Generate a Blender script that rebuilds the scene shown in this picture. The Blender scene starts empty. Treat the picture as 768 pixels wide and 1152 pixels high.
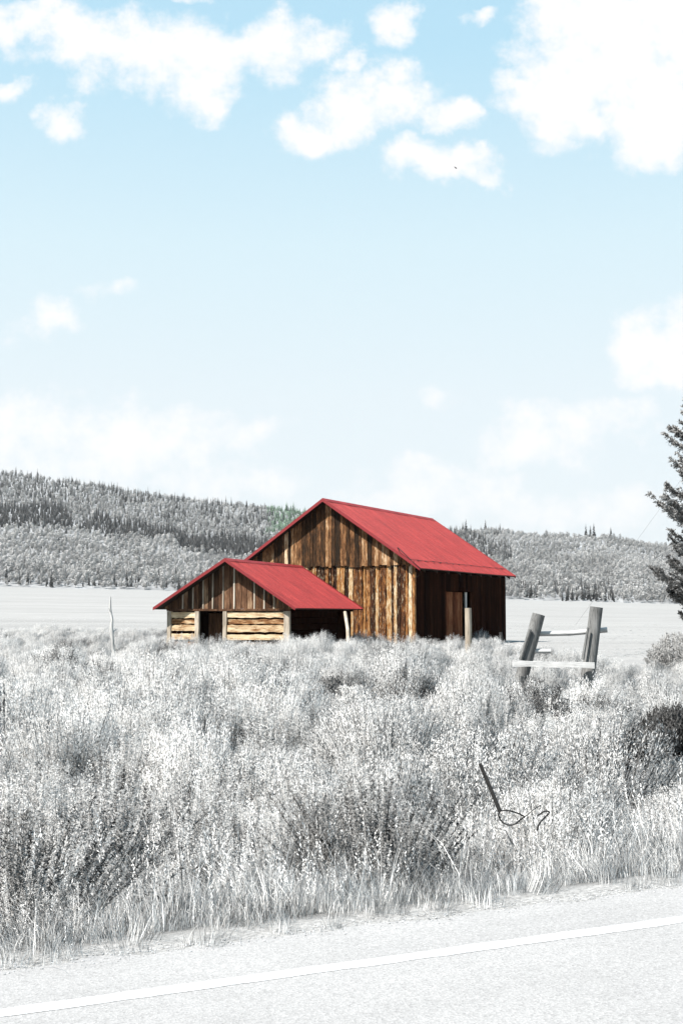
import bpy, bmesh, math, random
import numpy as np
from mathutils import Vector, Matrix, noise as mnoise

R = math.radians
random.seed(7)
scene = bpy.context.scene
COL = scene.collection
F = 1500.0                     # focal length in photo pixels (768x1152)
HORIZ = 690.0
CAMZ = 1.6
PITCH = math.atan((HORIZ - 576.0) / F)

# ------------------------------------------------------------------ helpers
def ray(px, py):
    """world direction of a photo pixel, scaled so that y = 1"""
    x, y, z = (px - 384.0) / F, (576.0 - py) / F, -1.0
    a = math.pi / 2 + PITCH
    wy = y * math.cos(a) - z * math.sin(a)
    wz = y * math.sin(a) + z * math.cos(a)
    return x / wy, 1.0, wz / wy

def at(px, py, Y):
    x, _, z = ray(px, py)
    return Vector((x * Y, Y, CAMZ + z * Y))

def tag(o, label=None, cat=None, group=None, kind=None):
    if label: o['label'] = label
    if cat: o['category'] = cat
    if group: o['group'] = group
    if kind: o['kind'] = kind
    return o

def empty(name, loc, rz=0.0, **kw):
    o = bpy.data.objects.new(name, None)
    o.location = loc
    o.rotation_euler = (0, 0, rz)
    o.empty_display_size = 0.3
    COL.objects.link(o)
    return tag(o, **kw)

def link(name, me, mats=None, parent=None, loc=None, rz=None, **kw):
    o = bpy.data.objects.new(name, me)
    if mats:
        for m in (mats if isinstance(mats, (list, tuple)) else [mats]):
            me.materials.append(m)
    if parent: o.parent = parent
    if loc is not None: o.location = loc
    if rz is not None: o.rotation_euler = (0, 0, rz)
    COL.objects.link(o)
    return tag(o, **kw)

def npmesh(name, V, Q=None, T=None, smooth=False):
    """mesh from numpy verts, quads and tris"""
    me = bpy.data.meshes.new(name)
    V = np.asarray(V, dtype=np.float32)
    me.vertices.add(len(V))
    me.vertices.foreach_set('co', V.ravel())
    nq = 0 if Q is None else len(Q)
    nt = 0 if T is None else len(T)
    idx = []
    if nq: idx.append(np.asarray(Q, dtype=np.int32).ravel())
    if nt: idx.append(np.asarray(T, dtype=np.int32).ravel())
    li = np.concatenate(idx)
    me.loops.add(len(li))
    me.loops.foreach_set('vertex_index', li)
    me.polygons.add(nq + nt)
    starts = np.concatenate([np.arange(nq) * 4, nq * 4 + np.arange(nt) * 3]).astype(np.int32)
    me.polygons.foreach_set('loop_start', starts)
    if smooth:
        me.polygons.foreach_set('use_smooth', np.ones(nq + nt, dtype=bool))
    me.update(calc_edges=True)
    me.validate()
    return me

class MB:
    """collects hexahedra, tubes and quads into one mesh"""
    def __init__(s): s.v = []; s.f = []; s.m = []; s.sm = []
    def add(s, vs, fs, mi=0, smooth=False):
        b = len(s.v)
        s.v += [tuple(v) for v in vs]
        s.f += [tuple(b + i for i in f) for f in fs]
        s.m += [mi] * len(fs); s.sm += [smooth] * len(fs)
    def box(s, x0, x1, y0, y1, z0, z1, mi=0):
        s.add([(x0,y0,z0),(x1,y0,z0),(x1,y1,z0),(x0,y1,z0),(x0,y0,z1),(x1,y0,z1),(x1,y1,z1),(x0,y1,z1)],
              [(0,3,2,1),(4,5,6,7),(0,1,5,4),(1,2,6,5),(2,3,7,6),(3,0,4,7)], mi)
    def board(s, a0, a1, z0, z1a, z1b, depth, off, axis='x', mi=0, segs=5, wav=0.0, rnd=random, tilt=0.0):
        """upright board; a = position along the wall, top may slant; off = face position on the other axis"""
        vs = []; n = segs + 1
        for k in range(n):
            t = k / segs
            l = a0 + (rnd.uniform(-wav, wav) if wav else 0); r = a1 + (rnd.uniform(-wav, wav) if wav else 0)
            zl = z0 + (z1a - z0) * t; zr = z0 + (z1b - z0) * t
            sh = tilt * t
            for (a, z) in ((l + sh, zl), (r + sh, zr)):
                for d in (off, off + depth):
                    vs.append((a, d, z) if axis == 'x' else (d, a, z))
        fs = []
        for k in range(segs):
            b = k * 4
            fs += [(b, b+2, b+6, b+4), (b+1, b+5, b+7, b+3), (b, b+4, b+5, b+1), (b+2, b+3, b+7, b+6)]
        fs += [(0,1,3,2), (b+4, b+6, b+7, b+5)]
        s.add(vs, fs, mi)
    def plank(s, a0, a1, z0, z1, depth, off, axis='x', mi=0, segs=8, wav=0.0, rnd=random):
        """lying plank with waney edges"""
        vs = []
        for k in range(segs + 1):
            t = k / segs; a = a0 + (a1 - a0) * t
            zl = z0 + rnd.uniform(-wav, wav); zh = z1 + rnd.uniform(-wav, wav)
            dd = off + rnd.uniform(-wav, wav) * 0.4
            for z in (zl, zh):
                for d in (dd, dd + depth):
                    vs.append((a, d, z) if axis == 'x' else (d, a, z))
        fs = []
        for k in range(segs):
            b = k * 4
            fs += [(b, b+4, b+6, b+2), (b+1, b+3, b+7, b+5), (b, b+1, b+5, b+4), (b+2, b+6, b+7, b+3)]
        fs += [(0,2,3,1), (b+4, b+5, b+7, b+6)]
        s.add(vs, fs, mi)
    def tube(s, pts, rad, n=10, mi=0, smooth=True, jit=0.0, caps=True):
        pts = [Vector(p) for p in pts]
        if not isinstance(rad, (list, tuple)): rad = [rad] * len(pts)
        vs = []; up = Vector((0.31, 0.2, 0.93))
        ph = [1 + random.uniform(-jit, jit) for _ in range(n)]
        for i, p in enumerate(pts):
            d = (pts[min(i+1, len(pts)-1)] - pts[max(i-1, 0)]).normalized()
            if abs(d.dot(up)) > .97: up = Vector((1, 0.1, 0.05)).normalized()
            a = d.cross(up).normalized(); b = d.cross(a).normalized()
            for k in range(n):
                th = 2 * math.pi * k / n
                r = rad[i] * ph[k] * (1 + random.uniform(-jit, jit) * .4)
                vs.append(p + a * (math.cos(th) * r) + b * (math.sin(th) * r))
        fs = []
        for i in range(len(pts) - 1):
            for k in range(n):
                k2 = (k + 1) % n
                fs.append((i*n+k, i*n+k2, (i+1)*n+k2, (i+1)*n+k))
        s.add(vs, fs, mi, smooth)
        if caps:
            s.add(vs[:n], [tuple(range(n))[::-1]], mi)
            s.add(vs[-n:], [tuple(range(n))], mi)
    def mesh(s, name):
        me = bpy.data.meshes.new(name)
        me.from_pydata(s.v, [], s.f)
        me.polygons.foreach_set('material_index', s.m)
        me.polygons.foreach_set('use_smooth', s.sm)
        bm = bmesh.new(); bm.from_mesh(me)
        bmesh.ops.recalc_face_normals(bm, faces=bm.faces)
        bm.to_mesh(me); bm.free()
        return me
    def build(s, name, mats, parent=None, **kw):
        return link(name, s.mesh(name), mats, parent, **kw)

# ------------------------------------------------------------------ node helpers
class NT:
    def __init__(s, tree): s.t = tree; s.n = tree.nodes; s.l = tree.links
    def new(s, typ, ins=None, **props):
        nd = s.n.new(typ)
        for k, v in props.items(): setattr(nd, k, v)
        for k, v in (ins or {}).items():
            sock = nd.inputs[k]
            if isinstance(v, bpy.types.NodeSocket): s.l.new(v, sock)
            else: sock.default_value = v
        return nd
    def math(s, op, a, b=None, clamp=False):
        ins = {0: a}
        if b is not None: ins[1] = b
        return s.new('ShaderNodeMath', ins, operation=op, use_clamp=clamp).outputs[0]
    def vmath(s, op, a, b=None):
        ins = {0: a}
        if b is not None: ins[1] = b
        nd = s.new('ShaderNodeVectorMath', ins, operation=op)
        return nd.outputs['Value'] if op in ('DOT_PRODUCT', 'LENGTH') else nd.outputs['Vector']
    def ramp(s, fac, stops, interp='LINEAR'):
        nd = s.new('ShaderNodeValToRGB', {0: fac})
        cr = nd.color_ramp; cr.interpolation = interp
        while len(cr.elements) > 1: cr.elements.remove(cr.elements[-1])
        for i, (p, c) in enumerate(stops):
            e = cr.elements[0] if i == 0 else cr.elements.new(p)
            e.position = p
            e.color = (c, c, c, 1) if isinstance(c, (int, float)) else (*c, 1)
        return nd.outputs[0]
    def noise(s, vec, scale, detail=4, rough=.55, dist=0, dim='3D'):
        return s.new('ShaderNodeTexNoise', {'Vector': vec, 'Scale': scale, 'Detail': detail, 'Roughness': rough, 'Distortion': dist}, noise_dimensions=dim).outputs[0]
    def mapping(s, vec, scale, loc=(0,0,0), rot=(0,0,0)):
        return s.new('ShaderNodeMapping', {'Vector': vec, 'Scale': scale, 'Location': loc, 'Rotation': rot}).outputs[0]
    def mix(s, fac, a, b, blend='MIX'):
        nd = s.new('ShaderNodeMix', data_type='RGBA', blend_type=blend)
        for k, v in ((0, fac), (6, a), (7, b)):
            if isinstance(v, bpy.types.NodeSocket): s.l.new(v, nd.inputs[k])
            elif k == 0: nd.inputs[0].default_value = v
            else: nd.inputs[k].default_value = (v, v, v, 1) if isinstance(v, (int, float)) else (*v, 1)
        return nd.outputs[2]

def mat(name):
    m = bpy.data.materials.new(name); m.use_nodes = True
    m.node_tree.nodes.clear()
    return m, NT(m.node_tree)

def finish(m, t, color, rough=.85, bump=None, bstr=.3, bdist=.01, spec=.3, metallic=0.0):
    p = t.new('ShaderNodeBsdfPrincipled', {'Roughness': rough, 'Specular IOR Level': spec, 'Metallic': metallic})
    if isinstance(color, bpy.types.NodeSocket): t.l.new(color, p.inputs['Base Color'])
    else: p.inputs['Base Color'].default_value = (*color, 1)
    if bump is not None:
        b = t.new('ShaderNodeBump', {'Strength': bstr, 'Distance': bdist, 'Height': bump})
        t.l.new(b.outputs[0], p.inputs['Normal'])
    o = t.new('ShaderNodeOutputMaterial'); t.l.new(p.outputs[0], o.inputs[0])
    return m

def wood(name, stops, grain=(9, 9, .7), dark=.35, knots=True, patch=(1.2,1.2,.5), rough=.8, grainmix=.6, spec=.12, isl=.62, fleck=None):
    """weathered wood: one tone per board, long grain, knots and stain patches"""
    m, t = mat(name)
    tc = t.new('ShaderNodeTexCoord').outputs['Object']
    rnd = t.new('ShaderNodeNewGeometry').outputs['Random Per Island']
    off = t.vmath('ADD', tc, t.new('ShaderNodeCombineXYZ', {0: t.math('MULTIPLY', rnd, 37.), 1: t.math('MULTIPLY', rnd, 91.), 2: t.math('MULTIPLY', rnd, 53.)}).outputs[0])
    g = t.noise(t.mapping(off, grain), 3.0, 6, .65)
    pt = t.noise(t.mapping(off, patch), 2.2, 4, .6)
    f = t.math('ADD', t.math('MULTIPLY', rnd, isl), t.math('MULTIPLY', t.math('SUBTRACT', pt, .5), 1.1))
    f = t.math('ADD', f, t.math('MULTIPLY', t.math('SUBTRACT', g, .5), grainmix * 1.6))
    f = t.math('ADD', f, .12 - (isl - .62) * .5)
    c = t.ramp(f, stops)
    if knots:
        vo = t.new('ShaderNodeTexVoronoi', {'Vector': t.mapping(off, (4, 4, 1.6)), 'Scale': 1.3}).outputs['Distance']
        k = t.ramp(vo, [(0.0, .15), (.07, .3), (.13, 1.0)])
        c = t.mix(.8, c, k, 'MULTIPLY')
    streak = t.ramp(g, [(.30, dark), (.47, 1.0)])
    c = t.mix(1.0, c, streak, 'MULTIPLY')
    if fleck:
        fl = t.noise(t.mapping(off, (20, 20, 3.2)), 1.0, 4, .7)
        c = t.mix(t.ramp(fl, [(.58, 0.0), (.70, .7)]), c, fleck)
    return finish(m, t, c, rough, g, .5, .02, spec)

# ------------------------------------------------------------------ camera, render, light
cam_d = bpy.data.cameras.new('camera'); cam = bpy.data.objects.new('camera', cam_d)
COL.objects.link(cam); scene.camera = cam
cam_d.sensor_fit = 'VERTICAL'; cam_d.sensor_height = 36.0; cam_d.lens = F / 1152.0 * 36.0
cam_d.clip_start = 0.1; cam_d.clip_end = 20000
cam.location = (0, 0, CAMZ); cam.rotation_euler = (math.pi / 2 + PITCH, 0, 0)

scene.render.engine = 'CYCLES'
scene.render.resolution_x, scene.render.resolution_y = 682, 1024
scene.cycles.use_denoising = True
scene.cycles.max_bounces = 6; scene.cycles.diffuse_bounces = 3; scene.cycles.transmission_bounces = 3
scene.cycles.transparent_max_bounces = 8
scene.cycles.sample_clamp_indirect = 6
vs_ = scene.view_settings
vs_.view_transform = 'Standard'; vs_.look = 'None'; vs_.gamma = 1; vs_.use_curve_mapping = False
vs_.exposure = 1.25
HAZE = .00006

SUN = Vector((-0.72, -0.55, 0)).normalized()
EL = R(53)
sun_dir = Vector((SUN.x * math.cos(EL), SUN.y * math.cos(EL), math.sin(EL)))
sd = bpy.data.lights.new('sun', 'SUN'); sd.energy = 5.0; sd.angle = R(.53); sd.color = (1, .965, .92)
so = bpy.data.objects.new('sun', sd); COL.objects.link(so)
so.rotation_euler = sun_dir.to_track_quat('Z', 'Y').to_euler(); so.location = (-30, -20, 60)

# ------------------------------------------------------------------ sky with clouds
CLOUDS = [ # px, py, rx, ry, weight  (cloud directions read off the photograph's sky)
 (20,22,60,26,1),(90,42,70,36,1),(155,62,80,48,1),(228,82,44,48,1),(240,118,22,24,1),(300,55,66,38,1),(352,45,42,28,1),(398,72,24,14,.8),
 (442,28,26,26,.9),(535,17,22,10,.7),(215,0,28,8,.7),(18,104,22,16,.9),(67,140,24,20,.8),
 (345,148,34,26,1),(392,128,56,38,1),(436,112,46,38,1),(455,92,22,20,1),(492,132,42,22,1),(517,125,20,18,.9),
 (500,187,64,22,1),(470,178,32,16,1),(545,196,32,12,.9),
 (690,40,110,80,1.3),(640,108,56,56,1.2),(598,105,42,30,1),(742,115,70,66,1.3),(650,20,60,56,1.2),(735,168,50,26,1),(790,60,90,110,1.3),
 (50,362,34,24,.6),(150,445,26,12,.36),(495,441,20,13,.45),(122,325,22,12,.35),
 (745,398,50,40,1.1),(780,372,50,40,1.1),(720,428,24,14,.8),
 (50,485,100,36,.75),(170,492,90,40,.75),(100,525,140,34,.6),(255,480,50,16,.5),(245,548,80,26,.55),
 (612,490,80,32,.75),(692,478,44,24,.7),(575,503,50,22,.6),(512,552,90,32,.7),(440,565,80,22,.6),(460,525,30,14,.5),(650,578,110,22,.6),
]
world = bpy.data.worlds.new('World'); scene.world = world; world.use_nodes = True
world.node_tree.nodes.clear()
w = NT(world.node_tree)
sky = w.new('ShaderNodeTexSky', sky_type='NISHITA', sun_disc=False, sun_elevation=EL,
            sun_rotation=math.atan2(sun_dir.x, sun_dir.y) % (2 * math.pi), altitude=300, air_density=1.0, dust_density=1.0, ozone_density=1.0)
dirv = w.new('ShaderNodeTexCoord').outputs['Generated']
sep = w.new('ShaderNodeSeparateXYZ', {0: dirv})
yy = w.math('MAXIMUM', sep.outputs[1], .05)
uv = w.new('ShaderNodeCombineXYZ', {0: w.math('DIVIDE', sep.outputs[0], yy), 1: w.math('DIVIDE', sep.outputs[2], yy), 2: 0.0}).outputs[0]
wn = w.new('ShaderNodeTexNoise', {'Vector': uv, 'Scale': 16., 'Detail': 5., 'Roughness': .6})
warp = w.vmath('SCALE', w.vmath('SUBTRACT', wn.outputs['Color'], (.5, .5, .5)))
warp.node.inputs['Scale'].default_value = .062
uvw = w.vmath('MULTIPLY', w.vmath('ADD', uv, warp), (1, 1, 0))
acc = None
for (px, py, rx, ry, wt) in CLOUDS:
    x, _, z = ray(px, py)
    rx = rx * 1.22 / F; ry = ry * 1.22 / F
    q = w.vmath('MULTIPLY', w.vmath('SUBTRACT', uvw, (x, z, 0)), (1 / rx, 1 / ry, 0))
    d = w.vmath('DOT_PRODUCT', q, q)
    v = w.math('MULTIPLY', w.math('SUBTRACT', 1.0, d), wt)
    acc = v if acc is None else w.new('ShaderNodeMath', {0: acc, 1: v, 2: .25}, operation='SMOOTH_MAX').outputs[0]
fb = w.noise(uv, 26., 10, .66)
dens = w.math('ADD', w.math('MAXIMUM', acc, -1.2), w.math('MULTIPLY', w.math('SUBTRACT', fb, .5), 3.4))
cov = w.new('ShaderNodeMapRange', {'Value': dens, 'From Min': -.2, 'From Max': 1.15}, interpolation_type='SMOOTHSTEP').outputs[0]
front = w.new('ShaderNodeMapRange', {'Value': sep.outputs[1], 'From Min': .15, 'From Max': .5}).outputs[0]
cov = w.math('MULTIPLY', cov, front)
# thinner towards the horizon (low clouds pale into the air)
lowv = w.new('ShaderNodeMapRange', {'Value': sep.outputs[2], 'From Min': .06, 'From Max': .24, 'To Min': .9, 'To Max': 1.0}).outputs[0]
cov = w.math('MULTIPLY', cov, lowv)
hsv = w.new('ShaderNodeHueSaturation', {'Hue': .478, 'Saturation': .62, 'Value': 1.0, 'Color': sky.outputs[0]}).outputs[0]
# thin bright air: pale cyan overhead, nearly white low down
air = w.ramp(w.math('MAXIMUM', sep.outputs[2], 0.0), [(0.0, (.92, .965, 1.0)), (.16, (.88, .975, 1.025)), (.27, (.77, .96, 1.045)), (.40, (.54, .845, 1.03)), (1.0, (.20, .50, .80))])
air = w.new('ShaderNodeVectorMath', {0: air, 'Scale': 4.35}, operation='SCALE').outputs[0]
skyc = w.mix(.92, hsv, air)
SKYMUL = w.new('ShaderNodeVectorMath', {0: skyc, 'Scale': 1.0}, operation='SCALE').outputs[0]
allc = w.mix(cov, SKYMUL, (4.9, 4.85, 4.87))
bg = w.new('ShaderNodeBackground', {'Color': allc, 'Strength': .09})
wo = w.new('ShaderNodeOutputWorld'); w.l.new(bg.outputs[0], wo.inputs[0])
world.cycles.sampling_method = 'MANUAL'; world.cycles.sample_map_resolution = 512

# ------------------------------------------------------------------ terrain
NX, NY = -.463, .886           # unit normal across the road
TX, TY = .886, .463            # along the road
def s_of(x, y): return NX * x + NY * y
def sm(a, b, x):
    t = min(1, max(0, (x - a) / (b - a))); return t * t * (3 - 2 * t)
def lerp(a, b, t): return a + (b - a) * t
HF = 800.0                     # distance of the forest edge
def edge_z(t):
    px = 384 + F * max(-.4, min(.4, t))
    return CAMZ + (30 - .026 * px) * HF / F
def ground_z(x, y):
    s = s_of(x, y)
    if s < 6.16: return -.006
    z = 0.0
    z += -.006 * (1 - sm(6.2, 12, s))
    z += -.42 * (sm(6.3, 8.3, s) - sm(9.0, 14.0, s))
    z += .05 * mnoise.noise(Vector((x * .45, y * .45, 3.1))) * sm(6.8, 9, s)
    z += .10 * mnoise.noise(Vector((x * .12, y * .12, 7.7))) * sm(12, 20, s)
    if y > 70:
        t = x / y
        z += edge_z(t) * sm(70, 150, y) * ((y - 70) / (HF - 70)) * 1.0 if y < HF + 60 else edge_z(t) * 1.08
        z += .5 * mnoise.noise(Vector((x * .012, y * .012, 1))) * sm(90, 200, y)
    return z

def sage_max(t):
    """how far the sagebrush reaches along direction t = x / y"""
    if t < .10: return lerp(92, 76, sm(-.2, -.02, t))
    if t < .135: return lerp(76, 50, (t - .10) / .035)
    if t < .2: return lerp(50, 33, (t - .135) / .065)
    return 33
xs = np.unique(np.concatenate([np.linspace(-3000, -300, 22), np.linspace(-300, -60, 40), np.linspace(-60, -14, 47), np.linspace(-14, 14, 113), np.linspace(14, 60, 47), np.linspace(60, 300, 40), np.linspace(300, 3000, 22)]))
ys = np.unique(np.concatenate([np.linspace(-400, -20, 12), np.linspace(-20, 4, 13), np.linspace(4, 22, 91), np.linspace(22, 100, 79), np.linspace(100, 300, 50), np.linspace(300, 860, 40), np.linspace(860, 4000, 10)]))
gx, gy = np.meshgrid(xs, ys)
gz = np.array([ground_z(float(a), float(b)) for a, b in zip(gx.ravel(), gy.ravel())])
V = np.stack([gx.ravel(), gy.ravel(), gz], 1)
nxx, nyy = len(xs), len(ys)
ii, jj = np.meshgrid(np.arange(nxx - 1), np.arange(nyy - 1))
b = (jj * nxx + ii).ravel()
me = npmesh('ground', V, np.stack([b, b + 1, b + nxx + 1, b + nxx], 1), smooth=True)
at_m = me.attributes.new('meadow', 'FLOAT', 'POINT')
mv = []
for a, c in zip(gx.ravel(), gy.ravel()):
    t = a / c if c > 1 else 0
    d = sage_max(t)
    mv.append(sm(d - 3, d + 3, c + 2.5 * mnoise.noise(Vector((a * .2, c * .2, 0)))))
at_m.data.foreach_set('value', np.array(mv, dtype=np.float32))

m, t = mat('ground_soil')
pos = t.new('ShaderNodeNewGeometry').outputs['Position']
big = t.noise(t.mapping(pos, (.02, .16, .1)), 1.0, 6, .6)
streak = t.noise(t.mapping(pos, (.25, 1.6, .1)), 1.0, 5, .7)
fine = t.noise(pos, 28., 6, .7)
mid = t.noise(pos, 1.7, 5, .6)
meadc = t.ramp(t.math('ADD', t.math('MULTIPLY', big, .5), t.math('MULTIPLY', streak, .5)), [(.3, .18), (.5, .235), (.72, .29)])
soil = t.ramp(t.math('ADD', t.math('MULTIPLY', fine, .6), t.math('MULTIPLY', mid, .4)), [(.3, .06), (.55, .12), (.8, .22)])
ma = t.new('ShaderNodeAttribute', attribute_name='meadow').outputs['Fac']
# gravel verge beside the asphalt
sx = t.vmath('DOT_PRODUCT', pos, (NX, NY, 0))
verge = t.new('ShaderNodeMapRange', {'Value': t.math('ADD', sx, t.math('MULTIPLY', t.math('SUBTRACT', mid, .5), .8)), 'From Min': 6.4, 'From Max': 6.75, 'To Min': 1, 'To Max': 0}).outputs[0]
vor = t.new('ShaderNodeTexVoronoi', {'Vector': pos, 'Scale': 55.}).outputs['Color']
grav = t.ramp(vor, [(0, .16), (.5, .27), (1, .36)])
c = t.mix(ma, soil, meadc)
c = t.mix(verge, c, grav)
c = t.mix(1.0, c, (1.03, 1.0, .965), 'MULTIPLY')
M_ground = finish(m, t, c, .95, fine, .6, .03, .1)
link('ground', me, M_ground, kind='structure')

# road sheet and its edge line
def strip(name, s0, s1, z, l0, l1, step, m_, jit0=0, jit1=0, kind='structure', lift=0):
    vs = []; n = int((l1 - l0) / step) + 1
    for i in range(n):
        l = l0 + i * step
        j0 = jit0 * mnoise.noise(Vector((l * 3.3, 9, s0))) + jit0 * .5 * mnoise.noise(Vector((l * 11, 2, s0)))
        j1 = jit1 * mnoise.noise(Vector((l * 3.3, 5, s1))) + jit1 * .6 * mnoise.noise(Vector((l * 14, 1, s1)))
        for s_ in (s0 + j0, s1 + j1):
            vs.append((TX * l + NX * s_, TY * l + NY * s_, z))
    q = [(2*i, 2*i+1, 2*i+3, 2*i+2) for i in range(n - 1)]
    me = npmesh(name, vs, [tuple(reversed(a)) for a in q])
    return link(name, me, m_, kind=kind)

m, t = mat('asphalt')
pos = t.new('ShaderNodeNewGeometry').outputs['Position']
vo = t.new('ShaderNodeTexVoronoi', {'Vector': pos, 'Scale': 95.})
n1 = t.noise(pos, 140., 4, .7)
n2 = t.noise(pos, 1.1, 5, .6)
# tyre-polished bands along the road
along = t.noise(t.mapping(t.new('ShaderNodeCombineXYZ', {0: t.vmath('DOT_PRODUCT', pos, (TX, TY, 0)), 1: t.vmath('DOT_PRODUCT', pos, (NX, NY, 0)), 2: 0.0}).outputs[0], (.25, 2.2, 1)), 1.0, 5, .6)
agg = t.ramp(t.math('ADD', t.math('MULTIPLY', vo.outputs['Color'], .5), t.math('MULTIPLY', n1, .5)), [(.2, .18), (.42, .25), (.6, .28), (.85, .36)])
agg = t.mix(1.0, agg, (1.035, 1.005, .985), 'MULTIPLY')
agg = t.mix(1.0, agg, t.ramp(n2, [(.3, .93), (.7, 1.05)]), 'MULTIPLY')
agg = t.mix(1.0, agg, t.ramp(along, [(.3, .94), (.7, 1.04)]), 'MULTIPLY')
M_road = finish(m, t, agg, .9, t.math('ADD', vo.outputs['Distance'], n1), .35, .006, .2)
strip('road', -3.2, 6.13, 0.0, -60, 140, .12, M_road, 0, .10)
m, t = mat('road_paint')
pos = t.new('ShaderNodeNewGeometry').outputs['Position']
wear = t.ramp(t.math('ADD', t.math('MULTIPLY', t.noise(pos, 60., 5, .7), .7), t.math('MULTIPLY', t.noise(pos, 4., 3, .6), .3)), [(.36, .27), (.46, .42), (.6, .62)])
M_paint = finish(m, t, wear, .7, t.noise(pos, 120., 3, .7), .3, .004, .3)
strip('edge_line', 5.437, 5.553, .002, -60, 140, .05, M_paint, .012, .012)

# ------------------------------------------------------------------ vegetation building blocks
def norm(a): return a / np.maximum(np.linalg.norm(a, axis=1, keepdims=True), 1e-9)
def leaf_quads(P, A, L, W, rng, fold=.0):
    """P base points, A unit axes, L lengths, W half-widths"""
    n = len(P)
    S = norm(np.cross(A, norm(rng.normal(size=(n, 3)))))
    N = np.cross(A, S)
    L = np.broadcast_to(np.asarray(L), (n,))[:, None]; W = np.broadcast_to(np.asarray(W), (n,))[:, None]
    bend = N * L * rng.uniform(-.25, .25, (n, 1))
    v = np.stack([P, P + A * L * .45 + S * W + bend * .5, P + A * L + bend, P + A * L * .45 - S * W + bend * .5], 1)
    q = np.arange(n * 4).reshape(n, 4)
    return v.reshape(-1, 3), q
def ribbon(P0, P1, w, rng):
    n = len(P0)
    A = norm(P1 - P0); S = norm(np.cross(A, norm(rng.normal(size=(n, 3))))) * w
    v = np.stack([P0 - S, P0 + S, P1 + S * .4, P1 - S * .4], 1).reshape(-1, 3)
    return v, np.arange(n * 4).reshape(n, 4)
def join(parts):
    V = []; Q = []; M = []; o = 0
    for v, q, mi in parts:
        V.append(v); Q.append(q + o); M.append(np.full(len(q), mi)); o += len(v)
    return np.concatenate(V), np.concatenate(Q), np.concatenate(M)
rng_dome = np.random.default_rng(99)
def plant_mesh(name, parts, mats):
    V, Q, M = join(parts)
    me = npmesh(name, V, Q)
    for m_ in mats: me.materials.append(m_)
    me.polygons.foreach_set('material_index', M.astype(np.int32))
    # outward direction of the clump, so that its mass shades as a rounded body of leaves
    h = V[:, 2].max()
    d = V - np.array([0, 0, h * (.25 if h < 4 else .5)])
    d[:, :2] *= (1.0 if h < 4 else 2.5)
    d = norm(d); d = norm(d + rng_dome.normal(0, .22 if h < 4 else .9, d.shape))
    a = me.attributes.new('dome', 'FLOAT_VECTOR', 'POINT'); a.data.foreach_set('vector', d.astype(np.float32).ravel())
    return me

def leafmat(name, lo, hi, trans=.3, tint=(1, 1, 1), island=True):
    m, t = mat(name)
    oi = t.new('ShaderNodeObjectInfo').outputs['Random']
    ri = t.new('ShaderNodeNewGeometry').outputs['Random Per Island']
    f = t.math('ADD', t.math('MULTIPLY', oi, .6), t.math('MULTIPLY', ri, .4))
    c = t.ramp(f, [(0.05, tuple(lo * k for k in tint)), (.95, tuple(hi * k for k in tint))])
    gn = t.new('ShaderNodeNewGeometry').outputs['Normal']
    dm = t.new('ShaderNodeAttribute', attribute_name='dome').outputs['Vector']
    dw = t.new('ShaderNodeVectorTransform', {0: dm}, vector_type='VECTOR', convert_from='OBJECT', convert_to='WORLD').outputs[0]
    dw = t.vmath('NORMALIZE', dw)
    sc_ = t.vmath('SCALE', gn); sc_.node.inputs['Scale'].default_value = .35
    nn_ = t.vmath('NORMALIZE', t.vmath('ADD', sc_, dw))
    d = t.new('ShaderNodeBsdfPrincipled', {'Normal': nn_, 'Base Color': c, 'Roughness': .8, 'Specular IOR Level': .08})
    tr = t.new('ShaderNodeBsdfTranslucent', {'Color': c})
    mx = t.new('ShaderNodeMixShader', {0: trans, 1: d.outputs[0], 2: tr.outputs[0]})
    o = t.new('ShaderNodeOutputMaterial'); t.l.new(mx.outputs[0], o.inputs[0])
    return m
WT = (1.015, 1.0, .975)          # leaves are faintly warm: the sky's blue fill cancels it
M_sage = leafmat('sage_leaf', .50, .80, .34, WT)
M_sage2 = leafmat('pale_leaf', .62, .90, .34, WT)
M_grass = leafmat('dry_grass', .58, .96, .33, WT)
M_forb = leafmat('forb_leaf', .44, .80, .34, WT)
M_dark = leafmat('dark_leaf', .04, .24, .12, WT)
M_gapshade = leafmat('gap_shade_leaf', .03, .34, .08, WT)  # leaf colour kept dark to carry the shade of gaps in the brush
M_gshrub = leafmat('grey_shrub_leaf', .16, .40, .2, WT)
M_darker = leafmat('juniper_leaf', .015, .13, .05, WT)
M_stem = leafmat('stem', .08, .26, .0, WT)
M_needle = leafmat('spruce_needle', .04, .46, .08, WT)
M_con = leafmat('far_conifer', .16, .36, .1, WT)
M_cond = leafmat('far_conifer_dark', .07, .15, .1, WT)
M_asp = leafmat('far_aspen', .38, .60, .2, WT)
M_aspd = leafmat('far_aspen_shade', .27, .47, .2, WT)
M_green = leafmat('far_green', .22, .44, .2, (.84, 1.2, .84))
M_bark = leafmat('far_trunk', .35, .6, .0, WT)

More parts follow.
